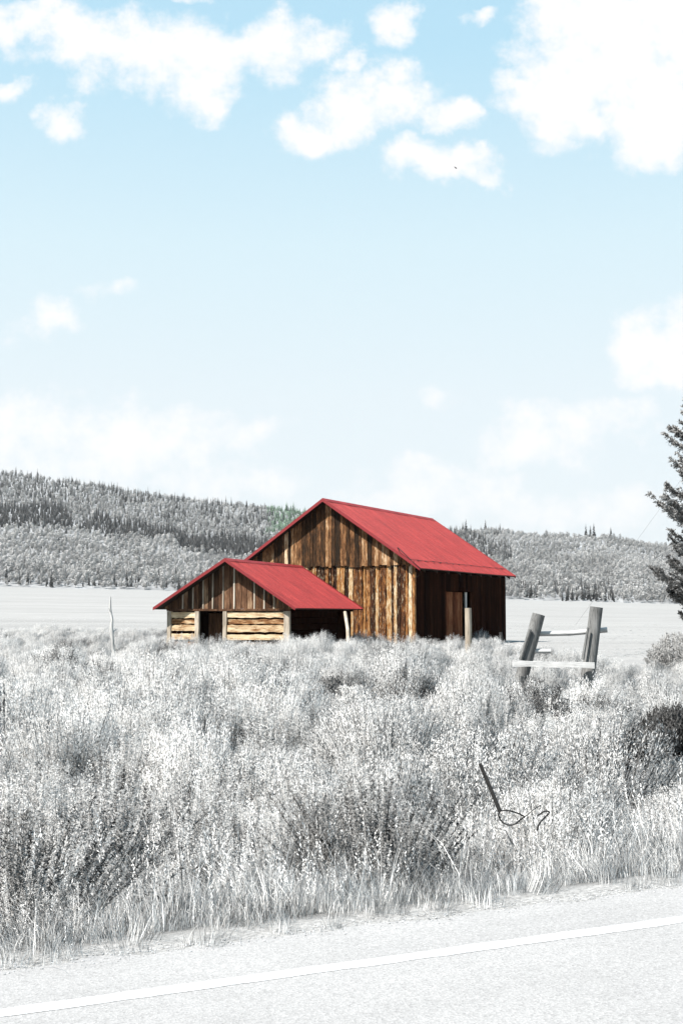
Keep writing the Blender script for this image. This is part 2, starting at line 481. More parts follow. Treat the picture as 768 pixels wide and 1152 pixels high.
def sage(seed, nst=90, rad=.42, h=.52, leaf=.018, wid=.0021, per=105, lm=None, up=.5):
    rng = np.random.default_rng(seed)
    th = rng.uniform(0, 2*np.pi, nst); r = np.sqrt(rng.uniform(0, 1, nst)) * rad
    hh = h * np.sqrt(np.maximum(.08, 1 - .9 * (r / rad) ** 2)) * rng.uniform(.8, 1.1, nst)
    base = np.stack([np.cos(th) * r * .25, np.sin(th) * r * .25, np.zeros(nst)], 1)
    tip = np.stack([np.cos(th) * r, np.sin(th) * r, hh], 1) + rng.normal(0, .025, (nst, 3))
    mid = (base + tip) / 2 + np.stack([np.cos(th) * r * .12, np.sin(th) * r * .12, -hh * .06], 1)
    parts = []
    v, q = ribbon(base, mid, .006, rng); parts.append((v, q, 1))
    v, q = ribbon(mid, tip, .004, rng); parts.append((v, q, 1))
    k = rng.uniform(.06, 1, (nst, per)) ** .45
    P = np.where(k[..., None] < .5, base[:, None] + (mid - base)[:, None] * k[..., None] * 2, mid[:, None] + (tip - mid)[:, None] * (k[..., None] * 2 - 1))
    P = P + rng.normal(0, .02, P.shape)
    ax = norm((tip - mid))[:, None] * .5 + rng.normal(0, .45, P.shape); ax[..., 2] += up
    P = P.reshape(-1, 3); ax = norm(ax.reshape(-1, 3))
    v, q = leaf_quads(P, ax, leaf * rng.uniform(.6, 1.4, len(P)), wid * rng.uniform(.7, 1.4, len(P)), rng)
    parts.append((v, q, 0))
    return parts, (lm or M_sage)

def forb(seed, nst=22, rad=.22, h=.62, leaf=.026, wid=.0023, per=170, lm=None, heads=True):
    rng = np.random.default_rng(seed); parts = []
    th = rng.uniform(0, 2*np.pi, nst); r = rng.uniform(.02, rad, nst); hh = h * rng.uniform(.55, 1.1, nst)
    base = np.stack([np.cos(th) * r * .5, np.sin(th) * r * .5, np.zeros(nst)], 1)
    tip = np.stack([np.cos(th) * r * 1.8, np.sin(th) * r * 1.8, hh * (1 - .3 * (r / rad) ** 2)], 1) + rng.normal(0, .05, (nst, 3))
    v, q = ribbon(base, tip, .0035, rng); parts.append((v, q, 1))
    k = rng.uniform(.15, 1, (nst, per))
    P = (base[:, None] + (tip - base)[:, None] * k[..., None]).reshape(-1, 3)
    a = rng.uniform(0, 2*np.pi, len(P))
    ax = norm(np.stack([np.cos(a), np.sin(a), rng.uniform(.1, 1.3, len(P))], 1))
    v, q = leaf_quads(P, ax, leaf * rng.uniform(.5, 1.25, len(P)), wid * rng.uniform(.6, 1.3, len(P)), rng); parts.append((v, q, 0))
    if heads:
        P = (tip[:, None] + rng.normal(0, 1, (nst, 26, 3)) * np.array([.014, .014, .035])).reshape(-1, 3)
        ax = norm(rng.normal(0, 1, P.shape) + np.array([0, 0, .8]))
        v, q = leaf_quads(P, ax, .014, .003, rng); parts.append((v, q, 0))
    return parts, (lm or M_forb)

def grass(seed, n=70, rad=.15, h=.34, w=.0022, lean=.5, heads=0, lm=None):
    rng = np.random.default_rng(seed)
    th = rng.uniform(0, 2*np.pi, n); r = np.sqrt(rng.uniform(0, 1, n)) * rad
    base = np.stack([np.cos(th) * r, np.sin(th) * r, np.zeros(n)], 1)
    hh = h * rng.uniform(.45, 1.1, n)
    la = th + rng.normal(0, .9, n)
    ld = np.stack([np.cos(la), np.sin(la), np.zeros(n)], 1) * (rng.uniform(.1, 1, n) * lean * hh)[:, None]
    sd = np.stack([-np.sin(la + rng.normal(0, .8, n)), np.cos(la), np.zeros(n)], 1) * w * rng.uniform(.6, 1.3, (n, 1))
    lv = []
    for tt in (0, .35, .7, 1.0):
        p = base + np.array([0, 0, 1]) * (hh * (tt - .25 * lean * tt**3))[:, None] + ld * tt**2
        ww = sd * (1 - tt * .92)
        lv.append(p - ww); lv.append(p + ww)
    v = np.stack(lv, 1).reshape(-1, 3)
    o = np.arange(n)[:, None] * 8
    q = np.concatenate([o + np.array([[0, 1, 3, 2]]), o + np.array([[2, 3, 5, 4]]), o + np.array([[4, 5, 7, 6]])])
    parts = [(v, q, 0)]
    if heads:
        s_ = rng.choice(n, heads, replace=False)
        tip = lv[6][s_]; 
        P = (tip[:, None] + np.linspace(-.09, .03, 12)[None, :, None] * np.array([0, 0, 1]) + rng.normal(0, .004, (heads, 12, 3))).reshape(-1, 3)
        ax = norm(rng.normal(0, .5, P.shape) + np.array([0, 0, 1.2]))
        v2, q2 = leaf_quads(P, ax, .018, .003, rng); parts.append((v2, q2, 0))
    return parts, (lm or M_grass)

def source_collection(name, specs):
    c = bpy.data.collections.new(name)
    for i, (parts, lm) in enumerate(specs):
        nm = f'{name}_source_{chr(97 + i)}'
        o = bpy.data.objects.new(nm, plant_mesh(nm, parts, [lm, M_stem])); c.objects.link(o)
    return c

def scatter(name, pts, coll, **kw):
    """pts rows: x y z rotz scale heightscale index tiltx tilty"""
    pts = np.array(pts, dtype=np.float32)
    me = bpy.data.meshes.new(name); me.vertices.add(len(pts))
    me.vertices.foreach_set('co', pts[:, :3].ravel())
    a = me.attributes.new('rot', 'FLOAT_VECTOR', 'POINT'); a.data.foreach_set('vector', np.stack([pts[:, 7], pts[:, 8], pts[:, 3]], 1).ravel())
    a = me.attributes.new('scl', 'FLOAT_VECTOR', 'POINT'); a.data.foreach_set('vector', np.stack([pts[:, 4], pts[:, 4], pts[:, 5]], 1).ravel())
    a = me.attributes.new('idx', 'INT', 'POINT'); a.data.foreach_set('value', pts[:, 6].astype(np.int32))
    o = link(name, me, **kw)
    ng = bpy.data.node_groups.new(name + '_scatter', 'GeometryNodeTree')
    ng.interface.new_socket('Geometry', in_out='INPUT', socket_type='NodeSocketGeometry')
    ng.interface.new_socket('Geometry', in_out='OUTPUT', socket_type='NodeSocketGeometry')
    n = ng.nodes; l = ng.links
    gi = n.new('NodeGroupInput'); go = n.new('NodeGroupOutput')
    ci = n.new('GeometryNodeCollectionInfo'); ci.inputs['Collection'].default_value = coll
    ci.inputs['Separate Children'].default_value = True; ci.inputs['Reset Children'].default_value = True
    ip = n.new('GeometryNodeInstanceOnPoints')
    def attr(nm, ty):
        x = n.new('GeometryNodeInputNamedAttribute'); x.data_type = ty; x.inputs['Name'].default_value = nm
        return [s for s in x.outputs if s.enabled and s.name == 'Attribute'][0]
    er = n.new('FunctionNodeEulerToRotation')
    l.new(attr('rot', 'FLOAT_VECTOR'), er.inputs[0])
    l.new(gi.outputs[0], ip.inputs['Points']); l.new(ci.outputs[0], ip.inputs['Instance'])
    ip.inputs['Pick Instance'].default_value = True
    l.new(attr('idx', 'INT'), ip.inputs['Instance Index'])
    l.new(er.outputs[0], ip.inputs['Rotation']); l.new(attr('scl', 'FLOAT_VECTOR'), ip.inputs['Scale'])
    l.new(ip.outputs[0], go.inputs[0])
    md = o.modifiers.new('scatter', 'NODES'); md.node_group = ng
    return o

# ------------------------------------------------------------------ buildings: frames in world space
def corner(px, Y): return (px - 384) / F * Y
BY = R(24.3); BD = 63.0; BW = 9.15; BL = 14.1
bc = Vector((corner(467, BD), BD, 0))
bu = Vector((math.cos(BY), -math.sin(BY), 0)); bv = Vector((math.sin(BY), math.cos(BY), 0))
CY_ = R(18.5); CD = 54.0; CW = 5.42; CL = 7.9
cc = Vector((corner(327, CD), CD, 0))
cu = Vector((math.cos(CY_), -math.sin(CY_), 0)); cv = Vector((math.sin(CY_), math.cos(CY_), 0))
def in_building(x, y, mgn=.15):
    p = Vector((x, y, 0))
    for c0, u, v, W_, L_ in ((bc, bu, bv, BW, BL), (cc, cu, cv, CW, CL)):
        d = p - c0; a = d.dot(u); b_ = d.dot(v)
        if -W_ - mgn < a < mgn and -mgn < b_ < L_ + mgn: return True
    return False

# ------------------------------------------------------------------ ground cover scatter
rs = random.Random(11)
def base_x(px, Y): return (px - 384) / F * Y
# (x, y, radius): bare or low spots, in world metres
LOW = [(base_x(412, 8.6), 8.7, .55), (base_x(352, 8.8), 8.9, .45), (base_x(450, 8.5), 8.5, .5), (base_x(22, 7.1), 7.2, .4), (base_x(745, 15), 15.0, .7), (base_x(745, 14), 13.8, .8), (base_x(725, 15.5), 15.6, .7), (base_x(765, 15), 15.0, .7), (base_x(750, 16), 16.0, .7),
              (base_x(371, 20.6), 20.4, .6), (base_x(396, 20.4), 20.2, .6), (base_x(384, 19.5), 19.2, .8), (base_x(384, 21.4), 21.4, .9), (base_x(547, 15), 14.8, .4),
       (base_x(600, 23.2), 23.1, .7), (base_x(615, 23.6), 23.6, .8), (base_x(632, 23.4), 23.3, .9), (base_x(650, 23.6), 23.4, .8), (base_x(625, 22), 22, .9), (base_x(650, 22), 22, .9), (base_x(424, 21.8), 21.5, .5), (base_x(665, 23.5), 23.4, .6),
(at(575, 915, 9.0).x, 9.0, .55), (at(585, 915, 8.4).x, 8.3, .4)]
def nz(x, y, f, k): return mnoise.noise(Vector((x * f, y * f, k)))
def low(x, y):
    return any((x - a) ** 2 + (y - b_) ** 2 < r_ * r_ for a, b_, r_ in LOW)
sage_c = source_collection('sagebrush', [
    sage(1), sage(2, 110, .5, .58), sage(3, 80, .36, .45, per=80), sage(4, 100, .45, .55, .019, .0022, lm=M_sage2),
    sage(5, 90, .38, .4, .017, .0021, per=110, lm=M_sage2), sage(6, 100, .5, .5, .019, .0023, lm=M_forb), sage(8, 90, .42, .5, .020, .0024, lm=M_dark)])
forb_c = source_collection('forb', [forb(21), forb(22, 24, .26, .7), forb(23, 18, .2, .55, .024, .0022, 150, M_sage), forb(24, 22, .24, .75, .028, .0024, 160, M_forb), forb(25, 22, .22, .6, .028, .0028, 150, M_dark)])
grass_c = source_collection('grass', [grass(31, lean=.9), grass(32, 60, .18, .40, .0024, 1.0, 8), grass(33, 40, .16, .46, .0024, .7, 10), grass(34, 90, .2, .26, .0022, 1.2), grass(35, 70, .18, .34, .0026, 1.0, 0, M_forb), grass(36, 20, .16, .60, .0022, .5, 10)])

sage_pts, forb_pts, grass_pts, meadow_pts = [], [], [], []
# walk the field in polar-ish cells, density falls with distance
def fill(y0, y1, dens, fn):
    y = y0
    while y < y1:
        step = 1.0 if y < 20 else 2.0
        ym = y + step / 2
        half = .40 * (ym + step) + 1.5
        n = dens(ym) * step * 2 * half
        for _ in range(int(n + rs.random())):
            yy_ = y + rs.random() * step; x = rs.uniform(-half, half)
            fn(x, yy_)
        y += step
def put(lst, x, y, sc, hs, idx, tilt=.12, dz=-.02):
    lst.append((x, y, ground_z(x, y) + dz, rs.uniform(0, 6.283), sc, hs, idx, rs.gauss(0, tilt), rs.gauss(0, tilt)))
def f_sage(x, y):
    s = s_of(x, y)
    if s < 8.6 or in_building(x, y, .3): return
    t = x / y
    if y > sage_max(t) + rs.gauss(0, 1.2): return
    if y > 100: return
    patch = nz(x, y, .25, 5) + .5 * nz(x, y, .8, 6)
    if patch < -.2 and rs.random() < .8: return
    k = rs.random()
    pk = nz(x, y, .18, 17)
    idx = rs.choice((0, 1, 2)) if pk - 2.2 * t * (y < 30) < 0 else rs.choice((0, 3, 4, 3))
    if k < .16: idx = 5
    if k < (.07 + (.1 if pk < -.15 else 0)) * (1 if t < .06 else .15): idx = 6
    sc = rs.choice((.6, .8, 1.0, 1.25, 1.5)) * rs.uniform(.85, 1.1) * (1 + .35 * patch) * (.75 if s < 10 else 1)
    if y > 36: sc *= .8
    if .105 < t and y > 22: sc *= .75
    if low(x, y): sc *= .6
    if t > .08 and 14 < y < 25 and idx < 3: idx = rs.choice((3, 4, 0))
    put(sage_pts, x, y, sc, sc * rs.uniform(.8, 1.2), idx)
fill(6, 96, lambda y: 3.0 if y < 14 else (2.5 if y < 30 else 2.5), f_sage)
def f_forb(x, y):
    s = s_of(x, y)
    if s < 7.3 or s > 15: return
    if nz(x, y, 1.1, 41) + .6 * nz(x, y, 2.7, 42) < -.12: return
    t = x / y
    left = sm(.10, -.05, t)
    if s > 9.5 and rs.random() < (s - 9.5) / 5.5 + .15: return
    if left < rs.random() * .9: 
        if rs.random() < .7: return
    k = sm(7.3, 8.3, s)
    sc = rs.uniform(.75, 1.2) * lerp(.55, 1.0, k) * lerp(.72, .98, left)
    if low(x, y): sc *= .5
    put(forb_pts, x, y, sc, sc, rs.choice((0, 1, 2, 3, 3, 0, 4)), .1)
fill(6, 20, lambda y: 17, f_forb)
def f_grass(x, y):
    s = s_of(x, y); t = x / y
    ed = 6.15 + .09 * nz(x, y, 1.1, 2) + .07 * nz(x, y, 4.5, 2)
    if s < ed or in_building(x, y, .1): return
    if y > sage_max(t) + 4 + rs.gauss(0, 2): return
    if s < 9.5:
        k = sm(ed, 7.6, s)
        sc = lerp(.5, 1.35, k) * rs.uniform(.7, 1.2) * (1 + .35 * nz(x, y, .9, 31))
        if s < ed + .14 and rs.random() < .45: return
        if low(x, y): sc *= .5
        put(grass_pts, x, y, sc, sc * rs.uniform(.8, 1.1), rs.choice((0, 1, 2, 3, 4, 0, 3, 4, 0, 5)), .16)
    else:
        if nz(x, y, .5, 21) < -.1 and rs.random() < .6: return
        light = nz(x, y, .15, 9)
        sc = rs.uniform(.6, 1.15) * (1 + .3 * light)
        if low(x, y): sc *= .55
        put(grass_pts, x, y, sc, sc * rs.uniform(.7, 1.1), rs.choice((0, 1, 2, 3, 4)), .14)
fill(5.5, 12, lambda y: 38, f_grass)
fill(12, 30, lambda y: 6, f_grass)
fill(30, 98, lambda y: 6.5, f_grass)
# short stubble over the near meadow
def f_mead(x, y):
    t = x / y; s = s_of(x, y)
    if y < sage_max(t) - 2 or in_building(x, y, .1): return
    sc = rs.uniform(.28, .5) * (1.0 if y < 60 else .8)
    put(meadow_pts, x, y, sc * 1.7, sc * (.55), rs.choice((0, 3, 3, 4)), .1)
fill(30, 60, lambda y: 5, f_mead)
fill(60, 130, lambda y: 1.6, f_mead)
# tall pale grass stems rising over the brush behind the barn edge and beside the brace
scatter('sagebrush', sage_pts, sage_c, kind='stuff')
scatter('wildflowers', forb_pts, forb_c, kind='stuff')
scatter('grass', grass_pts, grass_c, kind='stuff')
scatter('meadow_grass', meadow_pts, grass_c, kind='stuff')

# gravel
def stone(seed):
    rng = np.random.default_rng(seed); bm = bmesh.new()
    bmesh.ops.create_icosphere(bm, subdivisions=1, radius=1)
    for v in bm.verts: v.co = Vector([c_ * k for c_, k in zip(v.co, (1, .8, .55))]) * rng.uniform(.75, 1.2)
    me = bpy.data.meshes.new('stone'); bm.to_mesh(me); bm.free(); return me
m, t = mat('gravel_stone')
oi = t.new('ShaderNodeObjectInfo').outputs['Random']
M_stone = finish(m, t, t.ramp(oi, [(0, .20), (.5, .28), (1, .38)]), .9)
gc = bpy.data.collections.new('gravel_sources')
for i in range(4):
    me = stone(50 + i); me.materials.append(M_stone)
    gc.objects.link(bpy.data.objects.new(f'gravel_source_{chr(97+i)}', me))
gp = []
for _ in range(6000):
    l = rs.uniform(-5, 11); s = 6.18 + rs.gauss(0, .06)
    if s < 5.95: continue
    x, y = TX * l + NX * s, TY * l + NY * s
    z = max(ground_z(x, y), 0 if s < 6.13 else -9)
    sc = rs.choice((.003, .003, .004, .005, .008))
    gp.append((x, y, z + sc * .2, rs.uniform(0, 6.28), sc, sc, rs.randrange(4), 0, 0))
scatter('gravel', gp, gc, kind='stuff')

# ------------------------------------------------------------------ hills and forest
SKY_PX = [-500, -200, 0, 100, 200, 320, 400, 500, 560, 620, 690, 740, 900, 1200]
SKY_PY = [508, 516, 533, 547, 563, 577, 586, 599, 600, 606, 608, 616, 622, 618]
def sky_y(px): return float(np.interp(px, SKY_PX, SKY_PY))
HB = 1500.0
def hill_z(t, D):
    px = 384 + F * t
    ye = 690 - (edge_z(t) - CAMZ) * F / HF
    ys_ = sky_y(px)
    p = (D - HF) / (HB - HF)
    if p <= 0: return edge_z(t) - 1.5 + p * 60
    x = t * D
    pc = min(p, 1)
    # benches: the near shoulder, then a steeper dark slope, then the long top
    y = lerp(ye, ys_, pc ** .82)
    z = CAMZ + (690 - y) * (HF + (HB - HF) * pc) / F
    z += 7 * mnoise.noise(Vector((x * .006, D * .006, 4))) * min(1, pc * 5) * (1 - pc * .5)
    if p > 1: z -= (p - 1) * 25
    return z
tt_ = np.linspace(-.95, .95, 190); dd_ = np.linspace(HF - 30, 2100, 70)
gx, gy = np.meshgrid(tt_, dd_)
V = np.array([(a * b_, b_, hill_z(a, b_)) for a, b_ in zip(gx.ravel(), gy.ravel())])
nxx = len(tt_); nyy = len(dd_)
ii, jj = np.meshgrid(np.arange(nxx - 1), np.arange(nyy - 1)); b = (jj * nxx + ii).ravel()
m, t = mat('hill_undergrowth')
pos = t.new('ShaderNodeNewGeometry').outputs['Position']
M_hill = finish(m, t, t.ramp(t.noise(pos, .08, 6, .7), [(.3, .12), (.5, .2), (.7, .32)]), .95)
link('hills', npmesh('hills', V, np.stack([b, b + 1, b + nxx + 1, b + nxx], 1), smooth=True), M_hill, kind='structure')

def conifer(seed, lm, h=10.0, r=1.35):
    """crown of many short drooping sprays round a thin trunk"""
    rng = np.random.default_rng(seed)
    n = 170
    k = rng.uniform(0, 1, n) ** 1.25
    z = h * (.1 + .88 * k); rr = r * (1 - k) ** .85 * rng.uniform(.75, 1.2, n) + .08
    a = rng.uniform(0, 2*np.pi, n)
    P = np.stack([np.zeros(n), np.zeros(n), z], 1)
    A = np.stack([np.cos(a), np.sin(a), np.full(n, -.35)], 1)
    v, q = leaf_quads(P, norm(A), rr * 1.15, .16 + rr * .28, rng)
    b0 = np.array([[0, 0, 0.]]); v2, q2 = ribbon(np.repeat(b0, 2, 0), np.repeat(np.array([[0, 0, h]]), 2, 0), .12, rng)
    return [(v, q, 0), (v2, q2, 1)], lm
def aspen(seed, lm, h=5.6, r=1.5):
    rng = np.random.default_rng(seed); n = 150
    d = norm(rng.normal(size=(n, 3))); rad_ = rng.uniform(.45, 1, (n, 1)) ** .5
    lob = 1 + .25 * np.sin(d[:, :1] * 5 + seed) * np.cos(d[:, 1:2] * 4)
    P = d * rad_ * lob * np.array([r, r, h * .36]) + np.array([0, 0, h * .62])
    A = norm(rng.normal(size=(n, 3)))
    v, q = leaf_quads(P, A, .62, .26, rng)
    v2, q2 = ribbon(np.zeros((2, 3)), np.repeat(np.array([[0.2, 0, h * .7]]), 2, 0), .11, rng)
    return [(v, q, 0), (v2, q2, 2)], lm
def tree_coll(name, specs):
    c = bpy.data.collections.new(name)
    for i, (parts, lm) in enumerate(specs):
        nm = f'{name}_source_{chr(97 + i)}'
        c.objects.link(bpy.data.objects.new(nm, plant_mesh(nm, parts, [lm, M_stem, M_bark])))
    return c
forest_c = tree_coll('forest', [conifer(1, M_con), conifer(2, M_con, 12, 1.2), conifer(3, M_con, 8, 1.4),      # 0-2
    conifer(4, M_cond), conifer(5, M_cond, 11, 1.3),                                                            # 3-4
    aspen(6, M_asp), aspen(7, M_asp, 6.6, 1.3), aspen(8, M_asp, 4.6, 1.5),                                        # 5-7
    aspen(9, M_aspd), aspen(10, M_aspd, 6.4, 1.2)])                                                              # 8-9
green_c = tree_coll('green_grove', [conifer(11, M_green), aspen(12, M_green)])
forest, green = [], []
rf = random.Random(5)
def in_band(px, y, pts, th):
    """dark belt: polyline of (px, y) with half-thickness"""
    xs_ = [p[0] for p in pts]
    if px < xs_[0] or px > xs_[-1]: return False
    return abs(y - np.interp(px, xs_, [p[1] for p in pts])) < np.interp(px, xs_, th)
D = HF + 4
while D < HB + 35:
    sp = 3.6 + 1.3 * (D - HF) / (HB - HF)
    half = .36 * D
    x = -half
    while x < half:
        xx = x + rf.uniform(-.5, .5) * sp; yy_ = D + rf.uniform(-.5, .5) * sp * 1.5
        x += sp
        t_ = xx / yy_
        z = hill_z(t_, yy_)
        px = 384 + F * t_; py = 690 - (z - CAMZ) * F / yy_
        p = (yy_ - HF) / (HB - HF)
        nn = mnoise.noise(Vector((px * .03, py * .06, 2)))
        nf = mnoise.noise(Vector((px * .1, py * .2, 5)))
        pys = py + 12 * nn
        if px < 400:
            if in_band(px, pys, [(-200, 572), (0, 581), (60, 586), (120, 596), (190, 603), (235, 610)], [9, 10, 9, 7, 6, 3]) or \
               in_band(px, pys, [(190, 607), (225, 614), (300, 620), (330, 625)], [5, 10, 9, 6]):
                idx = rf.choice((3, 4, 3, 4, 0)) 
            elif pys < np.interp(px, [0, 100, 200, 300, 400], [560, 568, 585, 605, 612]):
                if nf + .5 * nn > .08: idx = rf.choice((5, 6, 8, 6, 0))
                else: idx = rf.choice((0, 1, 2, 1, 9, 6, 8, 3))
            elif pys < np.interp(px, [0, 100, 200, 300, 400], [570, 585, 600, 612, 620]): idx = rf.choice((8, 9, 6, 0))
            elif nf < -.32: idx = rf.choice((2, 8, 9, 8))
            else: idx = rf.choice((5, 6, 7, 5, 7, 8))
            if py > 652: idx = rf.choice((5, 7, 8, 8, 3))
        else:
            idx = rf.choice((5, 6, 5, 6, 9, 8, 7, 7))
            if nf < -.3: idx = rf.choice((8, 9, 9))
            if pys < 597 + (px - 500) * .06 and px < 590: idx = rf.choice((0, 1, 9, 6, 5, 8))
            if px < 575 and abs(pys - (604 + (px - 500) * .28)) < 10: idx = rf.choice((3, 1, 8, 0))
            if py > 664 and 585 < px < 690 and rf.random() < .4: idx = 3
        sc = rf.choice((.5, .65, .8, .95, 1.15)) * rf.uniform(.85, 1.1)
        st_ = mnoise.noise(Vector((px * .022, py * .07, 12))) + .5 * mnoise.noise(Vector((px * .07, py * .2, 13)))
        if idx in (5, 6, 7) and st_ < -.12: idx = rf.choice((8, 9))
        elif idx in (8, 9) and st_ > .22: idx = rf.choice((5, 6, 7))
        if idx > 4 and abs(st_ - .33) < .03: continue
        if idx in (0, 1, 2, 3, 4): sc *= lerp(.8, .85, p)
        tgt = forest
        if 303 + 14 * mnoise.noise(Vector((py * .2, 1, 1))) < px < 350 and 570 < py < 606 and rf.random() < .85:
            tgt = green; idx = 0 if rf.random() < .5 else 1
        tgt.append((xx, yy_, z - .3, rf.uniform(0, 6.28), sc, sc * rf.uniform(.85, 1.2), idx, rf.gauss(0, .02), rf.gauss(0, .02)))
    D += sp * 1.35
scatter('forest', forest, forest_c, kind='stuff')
scatter('green_grove', green, green_c, kind='stuff')

# ------------------------------------------------------------------ wood and metal materials
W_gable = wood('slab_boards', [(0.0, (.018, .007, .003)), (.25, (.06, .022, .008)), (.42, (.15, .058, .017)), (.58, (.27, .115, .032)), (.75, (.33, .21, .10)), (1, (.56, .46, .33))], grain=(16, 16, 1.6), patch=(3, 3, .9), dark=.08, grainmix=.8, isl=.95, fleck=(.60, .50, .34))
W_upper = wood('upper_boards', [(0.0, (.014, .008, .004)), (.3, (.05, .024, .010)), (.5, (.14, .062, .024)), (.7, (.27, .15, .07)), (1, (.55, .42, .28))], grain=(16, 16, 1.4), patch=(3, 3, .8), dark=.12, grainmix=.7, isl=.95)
W_side = wood('shade_dark_boards', [(0.0, (.004, .002, .002)), (.5, (.014, .005, .003)), (.9, (.034, .012, .006)), (1, (.06, .024, .012))], dark=.4, knots=False, spec=.0)  # shade of the side wall is put into this near-black colour
W_door = wood('door_boards', [(0.0, (.04, .012, .007)), (.5, (.14, .05, .025)), (1, (.30, .15, .08))], dark=.3, spec=0)
W_log = wood('log_boards', [(0.0, (.09, .035, .014)), (.2, (.24, .12, .05)), (.36, (.42, .30, .18)), (.55, (.53, .42, .27)), (1, (.68, .60, .46))], grain=(1.0, 14, 22), patch=(.8, 1, 3), dark=.3)
W_cgable = wood('cabin_gable_boards', [(0.0, (.022, .011, .006)), (.4, (.06, .028, .014)), (.7, (.12, .06, .032)), (1, (.30, .20, .12))], dark=.3)
W_post = wood('weathered_post', [(0.0, (.16, .13, .10)), (.5, (.33, .28, .22)), (1, (.55, .49, .41))], grain=(14, 14, .8), dark=.4, knots=False)
W_grey = wood('grey_timber', [(0.0, (.06, .06, .058)), (.5, (.16, .158, .153)), (1, (.34, .335, .33))], grain=(26, 26, 1.1), dark=.15, knots=False)
W_rail = wood('weathered_rail', [(0.0, (.30, .298, .29)), (.5, (.46, .455, .445)), (1, (.62, .61, .60))], grain=(.9, 12, 12), dark=.8, knots=False)
W_pale = wood('bleached_wood', [(0.0, (.24, .235, .225)), (.5, (.40, .395, .38)), (1, (.58, .57, .55))], grain=(14, 14, .8), dark=.5, knots=False)
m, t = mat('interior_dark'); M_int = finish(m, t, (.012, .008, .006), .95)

def roofmat():
    m, t = mat('red_metal')
    tc = t.new('ShaderNodeTexCoord').outputs['Object']
    n = t.noise(t.mapping(tc, (.5, 3.0, .5)), 1.2, 5, .6)
    n2 = t.noise(tc, 7., 5, .7)
    c = t.ramp(t.math('ADD', t.math('MULTIPLY', n, .65), t.math('MULTIPLY', n2, .35)), [(.34, (.13, .008, .008)), (.5, (.205, .0145, .0145)), (.66, (.28, .026, .024))])
    return finish(m, t, c, .6, n2, .08, .01, .22)
M_roof = roofmat()
m, t = mat('red_trim')
M_trim = finish(m, t, (.17, .016, .018), .55)
m, t = mat('roof_underside')
M_under = finish(m, t, (.03, .018, .012), .9)
m, t = mat('dark_wire'); M_wire = finish(m, t, (.012, .012, .012), .6, metallic=.3)
m, t = mat('rusty_iron')
tc = t.new('ShaderNodeTexCoord').outputs['Object']
M_iron = finish(m, t, t.ramp(t.noise(tc, 40., 5, .7), [(.35, (.012, .011, .010)), (.6, (.03, .028, .026)), (.8, (.07, .066, .06))]), .65)

def roof_slope(mb, x_r, z_r, x_e, z_e, y0, y1, rib=.23, mi=0, thick=.03, jit=0.0):
    """ribbed sheet from ridge line (x_r, z_r) down to eave (x_e, z_e) running y0..y1"""
    prof = []
    y = y0
    while y < y1 - .001:
        prof += [(y, 0), (min(y + rib * .70, y1), 0), (min(y + rib * .76, y1), .034), (min(y + rib * .92, y1), .034)]
        y += rib
    prof.append((y1, 0))
    nrm = Vector((-(z_e - z_r), x_e - x_r)).normalized()
    if nrm.y < 0: nrm = -nrm
    nseg = 6
    vs = []; m_ = len(prof)
    for k in range(nseg + 1):
        t_ = k / nseg
        xx, zz = lerp(x_r, x_e, t_), lerp(z_r, z_e, t_)
        for (y, h) in prof:
            w_ = h + jit * mnoise.noise(Vector((xx * .6, y * .5, 3)))
            vs.append((xx + nrm.x * w_, y, zz + nrm.y * w_))
    fs = []
    for k in range(nseg):
        for i in range(m_ - 1):
            a = k * m_ + i
            fs.append((a, a + 1, a + m_ + 1, a + m_))
    mb.add(vs, fs, mi)
    # underside with its own edge faces
    o = -thick
    u = []
    for (xx, zz) in ((x_r, z_r), (x_e, z_e)):
        for y in (y0, y1):
            u.append((xx + nrm.x * o, y, zz + nrm.y * o)); u.append((xx + nrm.x * -.002, y, zz + nrm.y * -.002))
    mb.add(u, [(0, 4, 6, 2), (4, 5, 7, 6), (0, 1, 5, 4), (2, 6, 7, 3)], 1)

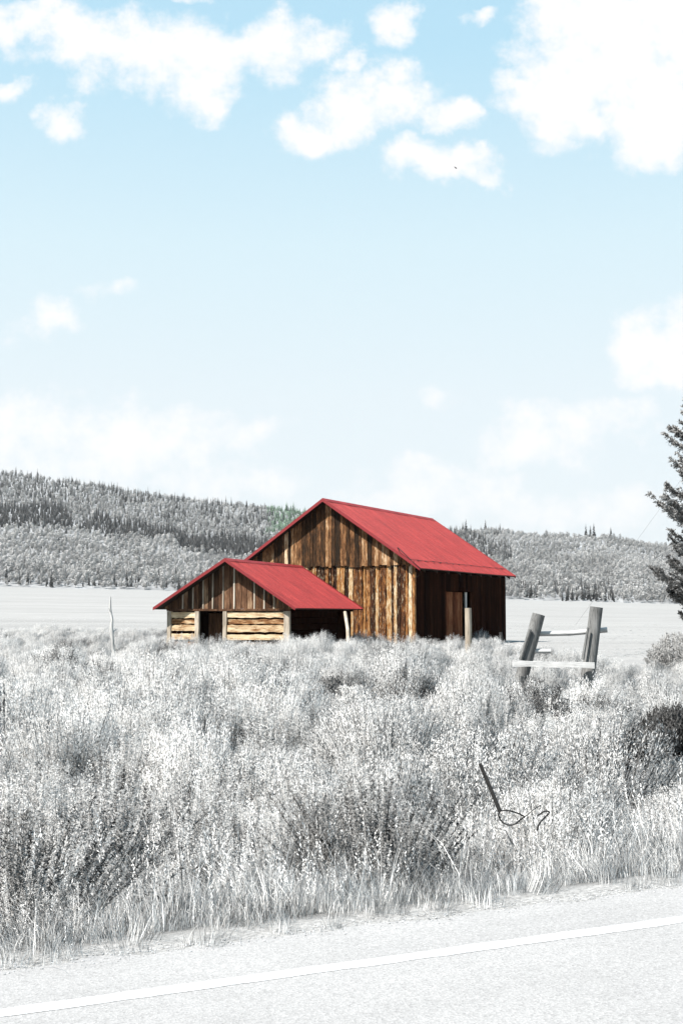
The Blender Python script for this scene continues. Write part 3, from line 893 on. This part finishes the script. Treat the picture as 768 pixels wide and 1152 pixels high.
# ------------------------------------------------------------------ the barn
def local_z(x0, z0, slope): return lambda x: z0 - slope * abs(x - x0)
def build_barn():
    root = empty('barn', bc, -BY, label='tall weathered barn with steep red metal roof and patchy brown slab-board gable', cat='barn')
    # local x: along the gable, 0 at the near right corner, negative to the left; local y: along the ridge
    rnd = random.Random(3)
    xr = -BW / 2; ov = .45; fo = .55
    zr, ze = 7.12, 3.70
    sl = (zr - ze) / (BW / 2 + ov)
    top = lambda x: zr - sl * abs(x - xr) - .10
    # gable wall : lower slabs and lapped upper boards
    g = MB()
    zt = 3.86
    x = 0.0
    while x > -BW + .05:
        wd = rnd.choice((.12, .15, .17, .2, .24, .28)); x1 = max(x - wd, -BW)
        dep = rnd.uniform(.035, .085)
        z1a = min(zt + .12, top(x1) - .02); z1b = min(zt + .12, top(x) - .02)
        g.board(x1 + rnd.choice((.01, .02, .03)), x - .012, -.15 + rnd.uniform(-.05, .2), z1a, z1b, dep, -dep, 'x', 0, 11, .022, rnd)
        x = x1 
    gable = g.build('gable_wall', [W_gable], root)
    g = MB(); x = -.02
    while x > -BW + .1:
        wd = rnd.choice((.14, .17, .2, .23, .26)); x1 = max(x - wd, -BW + .04)
        dep = rnd.uniform(.03, .07)
        a, b_ = top(x1 + .01) , top(x - .01)
        lo = zt + rnd.uniform(-.07, .05)
        if min(a, b_) > lo + .08:
            g.board(x1 + .010, x - .010, lo, a, b_, dep, -.095 - dep, 'x', 0, 6, .012, rnd)
        x = x1
    g.build('upper_gable_wall', [W_upper], root)
    b2 = MB()
    # board sheathing behind the slabs and the frame of the shell
    b2.add([(-BW, .002, -.2), (0, .002, -.2), (0, .002, top(0)), (xr, .002, top(xr)), (-BW, .002, top(-BW)),
            (-BW, .08, -.2), (0, .08, -.2), (0, .08, top(0)), (xr, .08, top(xr)), (-BW, .08, top(-BW))],
           [(0,1,2,3,4), (9,8,7,6,5), (0,5,6,1), (1,6,7,2), (2,7,8,3), (3,8,9,4), (4,9,5,0)], 0)
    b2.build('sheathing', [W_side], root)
    b2 = MB()
    b2.add([(-BW, BL-.08, -.2), (0, BL-.08, -.2), (0, BL-.08, top(0)), (xr, BL-.08, top(xr)), (-BW, BL-.08, top(-BW)),
            (-BW, BL, -.2), (0, BL, -.2), (0, BL, top(0)), (xr, BL, top(xr)), (-BW, BL, top(-BW))],
           [(0,1,2,3,4), (9,8,7,6,5), (0,5,6,1), (1,6,7,2), (2,7,8,3), (3,8,9,4), (4,9,5,0)], 0)
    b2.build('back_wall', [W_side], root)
    # long right side : its shade put into near-black board colour, with a wide doorway
    d0, d1, dz = 4.1, 8.0, 2.72
    s = MB(); y = .0
    while y < BL:
        wd = rnd.choice((.18, .22, .26, .3)); y1 = min(y + wd, BL)
        dep = rnd.uniform(.02, .05)
        if y1 > d0 and y < d1:
            s.board(y + .008, y1 - .008, dz, 3.62, 3.62, dep, 0, 'y', 0, 2, .005, rnd)
        else:
            s.board(y + .008, y1 - .008, -.15, 3.62, 3.62, dep, 0, 'y', 0, 4, .006, rnd)
        y = y1
    s.box(-.06, -.004, .09, d0, -.2, 3.6, 0); s.box(-.06, -.004, d1, BL - .09, -.2, 3.6, 0); s.box(-.06, -.004, d0, d1, dz, 3.6, 0)
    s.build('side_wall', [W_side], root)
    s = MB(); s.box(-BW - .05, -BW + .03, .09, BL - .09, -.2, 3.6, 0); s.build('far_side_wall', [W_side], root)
    s = MB(); x = -.1
    s.box(-BW+.04, -.07, .1, BL-.1, -.02, .03, 0); s.build('floor', [M_int], root)
    # door of reddish boards standing in the doorway
    s = MB(); y = d0 + .6
    k = 0
    while y < d1 - .75:
        wd = rnd.choice((.2, .24, .28)); y1 = min(y + wd, d1 - .7)
        s.board(y + .006, y1 - .006, -.05, dz - .03, dz - .03, .04, -.26, 'y', 0, 4, .004, rnd); y = y1
    s.build('sliding_door', [W_door], root)
    s = MB(); s.board(d1 - .52, d1 - .28, 1.2, dz - .02, dz - .02, .05, -.15, 'y', 0, 5, .03, rnd); s.build('light_sliver_board', [W_pale], root, label='pale board standing in for a sliver of light in the dark doorway')  # pale strip stands in for light showing through a gap
    s = MB()
    for z in (.95, 1.55, 2.2): s.box(-.20, -.16, d0 + .12, d0 + .55, z, z + .10, 0)
    s.box(-.22, -.12, d0 + .02, d0 + .12, -.1, dz, 0); s.box(-.20, -.15, d0 + .55, d0 + .6, -.1, dz, 0)
    s.build('door_frame', [W_door], root)
    # corner post of the gable
    s = MB(); s.tube([(-.02, -.08, -.2), (-.03, -.09, 1.6), (-.02, -.08, 3.55)], [.10, .09, .085], 9, 0, True, .08); s.build('corner_post', [W_gable], root)
    # roof
    r = MB()
    roof_slope(r, xr, zr, ov, ze, -fo, BL + fo, .23, 0, .05, .02)
    roof_slope(r, xr, zr, -BW - ov, ze, -fo, BL + fo, .23, 0, .05, .02)
    roof = r.build('roof', [M_roof, M_under], root)
    c = MB()
    for sg in (1, -1):
        pts = []
        n = 120
        for i in range(n + 1):
            y = lerp(-fo - .02, BL + fo + .02, i / n)
            w_ = .20 + (.025 if i % 2 else 0)
            pts += [(xr, y, zr + .055), (xr + sg * w_, y, zr + .048 - sl * w_), (xr + sg * w_, y, zr + .022 - sl * w_)]
        c.add(pts, [(3*i+a, 3*i+a+1, 3*i+a+4, 3*i+a+3) for i in range(n) for a in (0, 1)], 0)
    c.build('ridge_cap', [M_roof], roof)
    # rake trim and eave fascia
    for sg, xe in ((1, ov), (-1, -BW - ov)):
        for y in (-fo - .03, BL + fo + .005):
            f = MB()
            f.add([(xr, y, zr + .05), (xe, y, ze + .05), (xe, y, ze - .11), (xr, y, zr - .12), (xr, y+.025, zr + .05), (xe, y+.025, ze + .05), (xe, y+.025, ze - .11), (xr, y+.025, zr - .12)],
                  [(0,1,2,3), (7,6,5,4), (0,4,5,1), (1,5,6,2), (2,6,7,3), (3,7,4,0)], 0)
            f.build('rake_trim', [M_trim], roof)
    f = MB()
    for k in range(9):
        y = lerp(.3, BL - .3, k / 8)
        f.add([(xr + .1, y, zr - .16), (ov - .1, y, ze + .02 - .07), (ov - .1, y, ze - .17), (xr + .1, y, zr - .32), (xr + .1, y+.08, zr - .16), (ov - .1, y+.08, ze - .05), (ov - .1, y+.08, ze - .17), (xr + .1, y+.08, zr - .32)],
              [(0,1,2,3), (7,6,5,4), (0,4,5,1), (1,5,6,2), (2,6,7,3), (3,7,4,0)], 0)
    f.build('rafters', [M_under], roof)
    # cable pegged along the lower roof with loose ends at the near corner
    cb = MB(); xe = ov - .55
    zz = lambda x: zr - sl * abs(x - xr)
    pts = []
    for i in range(60):
        y = lerp(-fo + .1, BL + fo - .3, i / 59)
        pts.append((xe + .05 * math.sin(i * 1.7), y, zz(xe) + .055 + .02 * math.sin(i * 2.3)))
    cb.tube(pts, .010, 5)
    for i in range(0, 60, 4):
        p = pts[i]; cb.box(p[0] - .02, p[0] + .02, p[1] - .09, p[1] + .09, p[2] - .03, p[2] + .005)
    cb.tube([(xe - .5, -fo + .1, zz(xe - .5) + .05), (xe - .6, -fo + .02, zz(xe - .6) + .22), (xe - .3, -fo + .05, zz(xe - .3) + .16), (xe, -fo + .1, zz(xe) + .06)], .02, 5)
    cb.tube([(xe + .1, -fo - .04, ze + .4), (ov + .02, -fo - .08, ze), (ov - .05, -fo - .05, ze - .35), (ov - .3, -fo - .02, ze - .5), (ov - .5, -fo, ze - .2)], .014, 5)
    cb.build('roof_cable', [M_wire], roof)
    return root
build_barn()

def build_cabin():
    root = empty('log_cabin', cc, -CY_, label='low log cabin with red metal roof and open doorway in front of the barn', cat='cabin')
    rnd = random.Random(8)
    xr = -CW / 2 + .08; ov = .42; fo = .6
    zr, ze = 3.80, 1.80
    sl = (zr - ze) / (CW / 2 + ov)
    top = lambda x: zr - sl * abs(x - xr) - .08
    zt = 1.70
    # doorway from x -4.02 to -2.9
    X = lambda px: (px - 327) / 138.0 * CW
    dl, dr = X(225.5), X(253)
    # front posts
    for a0, a1 in ((-CW, -CW + .17), (dl - .17, dl), (dr, dr + .16), (-.24, 0)):
        p = MB(); p.board(a0, a1, -.2, zt - .01, zt - .01, .16, -.15, 'x', 0, 6, .008, rnd); p.build('post', [W_post], root)
    # horizontal log boards
    for nm, a0, a1 in (('log_wall', -CW + .175, dl - .175), ('log_wall', dr + .165, -.245)):
        l = MB()
        zs = [(1.40, 1.67), (1.16, 1.37), (.84, 1.13), (.50, .76), (.10, .43), (-.2, .07)]
        for k, (z0, z1) in enumerate(zs):
            if a0 < -3 and k == 2: z0, z1 = .86, 1.13
            l.plank(a0, a1, z0 + rnd.uniform(-.0, .03), z1 + rnd.uniform(-.03, .0), .09, -.11 + (.05 if k == 1 else 0), 'x', 0, 12, .018, rnd)
        l.build(nm, [W_log], root)
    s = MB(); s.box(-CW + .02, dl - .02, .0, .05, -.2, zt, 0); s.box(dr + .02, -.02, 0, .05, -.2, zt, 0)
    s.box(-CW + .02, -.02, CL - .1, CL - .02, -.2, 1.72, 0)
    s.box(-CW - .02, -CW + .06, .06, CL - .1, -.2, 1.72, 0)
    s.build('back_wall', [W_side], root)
    # lintel
    s = MB(); s.plank(-CW - .02, .02, zt, zt + .08, .12, -.16, 'x', 0, 12, .006, rnd); s.build('lintel', [W_cgable], root)
    # upper gable boards with pale battens
    g = MB(); x = 0.16
    while x > -CW - .16:
        wd = rnd.choice((.2, .23, .26)); x1 = x - wd
        a, b_ = top(x1 + .01), top(x - .01); lo = zt + .085
        if min(a, b_) > lo + .04:
            g.board(x1 + .01, x - .01, lo, a, b_, .04, -.10, 'x', 0, 4, .006, rnd)
        x = x1
    g.build('gable_wall', [W_cgable], root)
    bt = MB(); x = .16
    rnd = random.Random(8)
    k = 0
    while x > -CW:
        wd = rnd.choice((.2, .23, .26)); x -= wd; k += 1
        if k % 2 == 0 and top(x) > zt + .5 and rnd.random() < .9:
            bt.board(x - .028, x + .028, zt + .07, top(x - .028) - .01, top(x + .028) - .01, .03, -.135, 'x', 0, 4, .004, rnd)
    bt.build('battens', [W_post], root)
    # door leaning open inside
    d = MB(); x = dl + .06
    while x < dr - .08:
        x1 = min(x + .2, dr - .05); d.board(x, x1 - .012, -.1, 1.6, 1.6, .04, .75, 'x', 0, 4, .004, rnd); x = x1
    d.build('door', [W_cgable], root)
    # right side : open bay in shade, logs set back
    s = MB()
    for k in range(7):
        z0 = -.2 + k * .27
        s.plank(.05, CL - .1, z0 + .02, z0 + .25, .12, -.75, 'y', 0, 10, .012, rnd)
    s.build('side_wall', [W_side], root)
    M_ = Matrix.Rotation(CY_, 4, 'Z')
    lp = lambda px, py, Y: M_ @ (at(px, py, Y) - cc)
    p = MB(); p.tube([lp(394.5, 744, 55.5), lp(391.5, 722, 56.5), lp(391, 708, 57.5), lp(388, 689, 58.5)], [.11, .10, .085, .08], 9, 0, True, .12); p.build('roof_prop', [W_post], root, label='pale crooked prop under the far eave')
    p = MB(); p.plank(-.02, CL, 1.68, 1.78, .1, -.02, 'y', 0, 10, .005, rnd); p.build('eave_beam', [W_side], root)
    r = MB()
    roof_slope(r, xr, zr, ov, ze, -fo, CL + .45, .22, 0, .05, .012)
    roof_slope(r, xr, zr, -CW - ov, ze, -fo, CL + .45, .22, 0, .05, .012)
    roof = r.build('roof', [M_roof, M_under], root)
    c = MB()
    for sg in (1, -1):
        pts = []; n = 76
        for i in range(n + 1):
            y = lerp(-fo - .02, CL + .47, i / n); w_ = .16 + (.02 if i % 2 else 0)
            pts += [(xr, y, zr + .05), (xr + sg * w_, y, zr + .044 - sl * w_), (xr + sg * w_, y, zr + .02 - sl * w_)]
        c.add(pts, [(3*i+a, 3*i+a+1, 3*i+a+4, 3*i+a+3) for i in range(n) for a in (0, 1)], 0)
    c.build('ridge_cap', [M_roof], roof)
    for sg, xe in ((1, ov), (-1, -CW - ov)):
        for y in (-fo - .03, CL + .455):
            f = MB()
            f.add([(xr, y, zr + .045), (xe, y, ze + .045), (xe, y, ze - .08), (xr, y, zr - .10), (xr, y+.025, zr + .045), (xe, y+.025, ze + .045), (xe, y+.025, ze - .08), (xr, y+.025, zr - .10)],
                  [(0,1,2,3), (7,6,5,4), (0,4,5,1), (1,5,6,2), (2,6,7,3), (3,7,4,0)], 0)
            f.build('rake_trim', [M_trim], roof)
    return root
build_cabin()

# ------------------------------------------------------------------ posts and timber
def base_pt(px, Y):
    x = (px - 384) / F * Y
    return Vector((x, Y, ground_z(x, Y)))
def post_between(name, p0, p1, r0, r1, m_, parent=None, jit=.06, n=12, bend=.0, **kw):
    mb = MB(); d = (p1 - p0)
    pts = [p0 + d * (k / 6) + Vector((bend * math.sin(k * 1.9), 0, 0)) for k in range(7)]
    mb.tube(pts, [lerp(r0, r1, k / 6) for k in range(7)], n, 0, True, jit)
    return mb.build(name, m_, parent, **kw)

# round post standing before the barn doorway
p1 = at(526, 684, 47); p0 = Vector((at(527, 740, 47).x, 47, ground_z(p1.x, 47) - .1))
post_between('fence_post', p0, p1, .125, .115, W_post, label='stout round wooden post standing upright before the dark barn doorway', cat='post')
# thin crooked snag on the left
mb = MB()
pts = [at(129, 742, 42), at(127, 722, 42), at(125.5, 707, 42), at(126.5, 697, 42), at(124, 686, 42), at(124.5, 671, 42)]
pts[0].z = ground_z(pts[0].x, 42) - .05
mb.tube(pts, [.055, .05, .065, .04, .045, .018], 7, 0, True, .15)
mb.tube([at(126.5, 712, 42), at(131, 708, 42.1)], [.02, .012], 5)
mb.tube([at(125, 690, 42), at(122.5, 684, 41.9)], [.016, .006], 5)
mb.build('dead_tree', W_pale, label='thin crooked bleached dead trunk standing in the brush left of the cabin', cat='dead tree')
# small stump by the barn's far corner
mb = MB(); p = at(563, 716, 58); b0 = Vector((p.x, 58, ground_z(p.x, 58)))
mb.tube([b0, b0 + Vector((.03, 0, .45)), b0 + Vector((.0, 0, .82))], [.09, .085, .07], 8, 0, True, .12)
mb.build('stump', M_iron, label='short dark stump in the brush at the right corner of the barn', cat='stump')
# fallen plank
mb = MB(); a = at(173, 735, 46); b_ = at(186, 741, 45)
mb.tube([a, (a + b_) / 2 + Vector((0, 0, .02)), b_], [.06, .07, .06], 6, 0, False, .1)
mb.build('fallen_board', W_pale, label='short bleached board lying in the brush in front of the cabin', cat='board')

# timber brace : two leaning posts with rails
BRD = 25.0
gz0 = ground_z(at(620, 760, BRD).x, BRD)
root = empty('timber_brace', (at(625, 760, BRD).x, BRD, gz0), label='leaning timber frame of two thick grey posts and rails right of the barn', cat='fence brace')
def L(px, py, Y=BRD): return at(px, py, Y) - root.location
post_between('post', L(577, 795), L(605.5, 691), .125, .115, W_grey, root, .05, 14)
post_between('post', L(657, 790, 24.8), L(670.5, 683, 24.8), .13, .12, W_grey, root, .05, 14)
mb = MB(); mb.tube([L(604, 713, 25.1), L(640, 712.5, 25.05), L(682.5, 708.5, 24.95)], [.05, .048, .055], 8, 0, True, .08); mb.build('top_rail', W_rail, root)
mb = MB(); mb.tube([L(595, 732.5, 25.0), L(619, 732.5, 25.0)], [.05, .04], 7, 0, True, .08); mb.build('rail_stub', W_rail, root)
mb = MB()
a, b_ = L(576, 746.5, 24.72), L(668, 748.5, 24.55)
for k in range(1):
    n_ = 10
    vs = []
    for i in range(n_ + 1):
        p = a + (b_ - a) * (i / n_); w_ = .052 + random.uniform(-.004, .004)
        for dy in (-.025, .03):
            for dz in (-w_, w_): vs.append((p.x, p.y + dy, p.z + dz + .004 * math.sin(i)))
    fs = [(0, 1, 3, 2)]
    for i in range(n_):
        q = i * 4; fs += [(q, q+4, q+5, q+1), (q+2, q+3, q+7, q+6), (q+1, q+5, q+7, q+3), (q, q+2, q+6, q+4)]
    fs.append((q+4, q+6, q+7, q+5)); mb.add(vs, fs, 0)
mb.build('bottom_rail', W_rail, root)
for (x0, y0, x1, y1) in ((596, 708, 585, 742),):
    mb = MB(); mb.tube([L(x0, y0, 24.86), L(x1, y1, 24.86)], [.03, .035], 6, 0, True, .1); mb.build('split_rail', W_grey, root)
mb = MB(); mb.tube([L(661, 706, 24.64), L(655, 742, 24.64)], [.022, .03], 6, 0, True, .1); mb.build('split_rail', W_grey, root)

# black iron stake with its loop of wire
SD = 9.0
lo = at(562, 912, SD); 
root = empty('iron_stake', Vector((lo.x, lo.y, ground_z(lo.x, lo.y))), label='black iron stake leaning in the brush with a teardrop loop of wire at its foot', cat='stake')
L = lambda px, py, Y=SD: at(px, py, Y) - root.location
mb = MB(); mb.tube([L(539.5, 859), L(551, 886), L(562, 913)], [.013, .014, .015], 8); mb.build('rod', M_iron, root)
def spline(ps, n=8):
    out = []
    for i in range(len(ps) - 1):
        p0 = ps[max(i-1, 0)]; p1 = ps[i]; p2 = ps[i+1]; p3 = ps[min(i+2, len(ps)-1)]
        for k in range(n):
            t_ = k / n
            out.append(.5 * ((2*p1) + (p2-p0)*t_ + (2*p0-5*p1+4*p2-p3)*t_*t_ + (3*p1-p0-3*p2+p3)*t_**3))
    out.append(ps[-1]); return out
mb = MB()
mb.tube(spline([L(590, 919), L(582, 915), L(572, 912), L(563, 912.5), L(560.5, 917), L(564, 924), L(571, 928, SD - .03), L(579, 927, SD - .05), L(585, 922), L(590, 919)]), .0052, 6)
mb.tube(spline([L(590, 919), L(597, 913), L(603, 908.5), L(608, 906, SD + .1)]), .003, 5)
mb.build('wire_loop', M_wire, root)
mb = MB()
base = at(604, 930, SD - .1); o = Vector((base.x, base.y, ground_z(base.x, base.y)))
mb.tube(spline([at(604, 918, SD) , at(608, 915, SD), at(613, 912.5, SD), at(617.5, 914, SD), at(612, 920, SD), at(606, 927, SD - .05), at(604, 934, SD + .02)]), .0055, 6)
mb.build('bent_wire', M_wire, label='short black bent wire hook right of the wire loop', cat='wire')

# ------------------------------------------------------------------ shrubs that stand out
def shrub(name, px, Y, parts_lm, sc, hs, rz=0, **kw):
    b0 = base_pt(px, Y)
    parts, lm = parts_lm
    root = empty(name, b0 - Vector((0, 0, .03)), rz, **kw)
    fol = [p for p in parts if p[2] == 0]; st = [(v, q, 0) for v, q, mi in parts if mi == 1]
    f = link('foliage', plant_mesh('foliage', fol, [lm]), None, root); f.scale = (sc, sc, hs)
    s = link('stems', plant_mesh('stems', st, [M_stem]), None, root); s.scale = (sc, sc, hs)
    return root
def juniper(seed, lm, rad=.5, h=.42):
    return sage(seed, 260, rad, h, .028, .008, 60, lm, .7)
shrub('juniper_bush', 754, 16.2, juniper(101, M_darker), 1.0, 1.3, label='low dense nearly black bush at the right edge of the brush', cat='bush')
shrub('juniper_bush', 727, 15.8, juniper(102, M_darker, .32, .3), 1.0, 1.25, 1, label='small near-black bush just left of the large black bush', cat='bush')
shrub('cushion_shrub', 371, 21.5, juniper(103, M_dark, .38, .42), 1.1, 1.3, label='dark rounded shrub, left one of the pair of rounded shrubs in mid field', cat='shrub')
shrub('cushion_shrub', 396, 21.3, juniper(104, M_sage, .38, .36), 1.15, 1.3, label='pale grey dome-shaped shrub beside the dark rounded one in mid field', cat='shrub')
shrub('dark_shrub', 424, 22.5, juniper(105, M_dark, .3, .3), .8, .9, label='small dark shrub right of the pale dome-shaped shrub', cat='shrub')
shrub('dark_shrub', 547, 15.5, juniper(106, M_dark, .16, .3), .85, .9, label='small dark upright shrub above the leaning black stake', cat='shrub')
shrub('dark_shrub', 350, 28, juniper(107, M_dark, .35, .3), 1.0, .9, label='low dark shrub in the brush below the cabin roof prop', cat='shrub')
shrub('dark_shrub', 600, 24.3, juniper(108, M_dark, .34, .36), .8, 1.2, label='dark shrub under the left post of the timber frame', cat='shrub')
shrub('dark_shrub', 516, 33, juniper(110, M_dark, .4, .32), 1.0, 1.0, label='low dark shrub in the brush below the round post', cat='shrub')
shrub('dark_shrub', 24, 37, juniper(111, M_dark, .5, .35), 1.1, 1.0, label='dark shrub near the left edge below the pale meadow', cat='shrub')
shrub('gap_shade_shrub', 420, 9.5, forb(120, 130, .62, .85, .028, .0045, 200, M_gapshade, False), .85, 1.0, label='tall dark-leaved shrub standing in for a shaded hollow behind the roadside grass at the centre', cat='shrub')  # these dark shrubs paint the shaded gaps between the plants
shrub('gap_shade_shrub', 356, 9.9, forb(121, 110, .5, .8, .028, .0045, 190, M_gapshade, False), .6, .8, 2, label='tall dark-leaved shrub standing in for a shaded hollow just left of the central one', cat='shrub')
shrub('gap_shade_shrub', 458, 9.4, forb(124, 90, .4, .7, .028, .0045, 180, M_gapshade, False), .7, .8, 2, label='dark-leaved shrub standing in for a shaded hollow just right of the central one', cat='shrub')
shrub('gap_shade_shrub', 22, 7.9, forb(122, 120, .55, .8, .026, .0042, 200, M_gapshade, False), 1.05, 1.05, 4, label='tall dark-leaved shrub standing in for a shaded hollow at the left edge behind the roadside grass', cat='shrub')
shrub('gap_shade_shrub', 120, 9.4, forb(123, 100, .5, .75, .028, .0045, 170, M_gapshade, False), 1.0, 1.0, 3, label='tall dark-leaved shrub standing in for a shaded hollow left of centre behind the roadside grass', cat='shrub')

# ------------------------------------------------------------------ spruce at the right edge
def spruce(px, Y, H, seed):
    rng = np.random.default_rng(seed); rr = random.Random(seed)
    b0 = base_pt(px, Y)
    root = empty('spruce_tree', b0, label='dark spruce with ragged upturned boughs at the right edge of the meadow', cat='tree')
    mb = MB(); mb.tube([(0, 0, -.1), (.02, 0, H * .3), (0, .03, H * .65), (0, 0, H)], [.2, .15, .08, .015], 9, 0, True, .05)
    mb.build('trunk', [W_post], root)
    limbs = MB(); P_, A_ = [], []
    z = 1.35
    while z < H - .2:
        f = (z - .3) / (H - .3)
        Rr = (1.66 * max(.05, 1 - (max(0, z - 3.0) / 8.0)) ** .8) * (1 + .22 * math.sin(z * 3.1 + 1))
        nb = 10 if f < .7 else 8
        for k in range(nb):
            a = rr.uniform(0, 6.283); ln = Rr * rr.choice((.4, .65, .8, .9, 1.0, 1.08))
            if rr.random() < .12: ln *= .5
            d = Vector((math.cos(a), math.sin(a), 0))
            pts = []
            for i in range(7):
                u = i / 6
                pts.append(Vector((0, 0, z)) + d * (ln * u) + Vector((0, 0, ln * (-.14 * u + .46 * u ** 3) + rr.uniform(-.02, .02))))
            limbs.tube(pts, [lerp(.028, .006, i / 6) for i in range(7)], 5, 0, True, 0, False)
            # side twigs
            sd_ = Vector((-d.y, d.x, 0))
            nt = int(10 + ln * 22)
            for j in range(nt):
                u = rr.uniform(.22, 1.0); i0 = min(5, int(u * 6)); q = pts[i0].lerp(pts[i0 + 1], u * 6 - i0)
                tl = (.12 + .28 * (1 - u) * min(1, ln)) * rr.uniform(.6, 1.3)
                td = (d * .6 + sd_ * rr.choice((-1, 1)) * rr.uniform(.4, 1.0) + Vector((0, 0, rr.uniform(-.35, .65)))).normalized()
                m_ = 16
                tpos = np.array(q)[None] + np.array(td)[None] * (np.linspace(.0, 1, m_) * tl)[:, None]
                for rep in range(2):
                    P_.append(tpos + rng.normal(0, .014, tpos.shape))
                    ax = np.array(td)[None] * .7 + rng.normal(0, .55, tpos.shape) + np.array([0, 0, .25]); A_.append(norm(ax))
        z += rr.uniform(.18, .44)
    limbs.build('limbs', [M_stem], root, kind='stuff')
    P = np.concatenate(P_); A = np.concatenate(A_)
    v, q = leaf_quads(P, A, .07 * rng.uniform(.7, 1.4, len(P)), .014, rng)
    link('crown', plant_mesh('crown', [(v, q, 0)], [M_needle]), None, root)
spruce(804, 38.0, 10.8, 77)
shrub('grey_shrub', 764, 36.5, sage(130, 300, .8, .95, .04, .008, 90, M_gshrub), 1.25, 1.15, label='grey leafy shrub at the foot of the spruce', cat='shrub')

# distinct conifers on the skyline
def far_conifer(px, D_, H_, lab, seed):
    t_ = (px - 384) / F
    z = hill_z(t_, D_)
    root = empty('skyline_conifer', (t_ * D_, D_, z - .3), label=lab, cat='tree', group='lone conifers on the ridge')
    parts, lm = conifer(seed, M_cond, H_, H_ * .14)
    link('crown', plant_mesh('crown', [parts[0]], [M_cond]), None, root)
    mb = MB(); mb.tube([(0, 0, 0), (0, 0, H_ * .95)], [.2, .04], 6); mb.build('trunk', [M_stem], root)
far_conifer(659, 1500, 17, 'left spire of three dark conifers close together on the right ridge', 201)
far_conifer(664, 1502, 16, 'middle spire of three dark conifers close together on the right ridge', 202)
far_conifer(668, 1498, 19, 'right spire of three dark conifers close together on the right ridge', 203)
far_conifer(687, 1500, 15, 'lone dark conifer on the ridge between the three spires and the spruce', 204)
far_conifer(524, 1500, 17, 'dark conifer on the ridge just right of the barn roof', 205)
far_conifer(546, 1500, 16, 'second dark conifer on the ridge right of the barn roof', 206)

# bird
bp = at(512, 189, 70)
bm_ = MB()
bm_.tube([(-.12, 0, 0), (-.05, 0, .01), (.04, 0, .012), (.11, 0, .02), (.15, 0, .02)], [.008, .035, .04, .025, .006], 8)
for sg in (1, -1):
    bm_.add([(-.05, 0, .02), (.05, 0, .02), (.03, sg * .14, .08), (-.04, sg * .14, .08), (.0, sg * .30, .03), (-.03, sg * .30, .03),
             (-.05, 0, .012), (.05, 0, .012), (.03, sg * .14, .072), (-.04, sg * .14, .072), (.0, sg * .30, .026), (-.03, sg * .30, .026)],
            [(0,1,2,3), (3,2,4,5), (9,8,7,6), (11,10,8,9), (1,7,8,2), (2,8,10,4), (0,3,9,6), (3,5,11,9), (4,10,11,5)])
bm_.add([(-.1, -.015, 0), (-.1, .015, 0), (-.2, .035, 0), (-.2, -.035, 0), (-.1, 0, .01), (-.2, 0, .006)], [(0,1,2,3), (0,4,1), (3,2,5), (0,3,5,4), (1,4,5,2)])
bo = bm_.build('bird', [M_iron], label='tiny dark bird flying in front of the small cloud', cat='bird')
bo.scale = (.6, .6, .6); bo.location = bp; bo.rotation_euler = (R(35), R(20), R(40))

# guy wire and its pole beyond the right edge
pb = base_pt(900, 46); 
mb = MB(); mb.tube([(0, 0, -.2), (0, 0, 11.5)], [.15, .11], 10, 0, True, .03); 
pole = mb.build('utility_pole', [W_post], label='wooden utility pole standing beyond the right edge behind the spruce', cat='pole'); pole.location = pb
mb = MB(); a = at(768, 536, 46.5); b_ = at(718, 605, 47)
d = (b_ - a); e0 = a - d * 1.75; e1 = b_ + d * 1.45
mb.tube([e0, e1], .0035, 5)
mb.build('guy_wire', [W_grey], label='very thin slanting wire in the sky left of the spruce', cat='wire')

# ------------------------------------------------------------------ pale air over the valley
m, t = mat('haze_air')
pv = t.new('ShaderNodeVolumePrincipled', {'Color': (1, 1, 1, 1), 'Density': HAZE, 'Anisotropy': .3})
o_ = t.new('ShaderNodeOutputMaterial'); t.l.new(pv.outputs[0], o_.inputs['Volume'])
hz = MB(); hz.box(-3200, 3200, -420, 4100, -3, 230)
hz.build('haze', [m], kind='stuff')
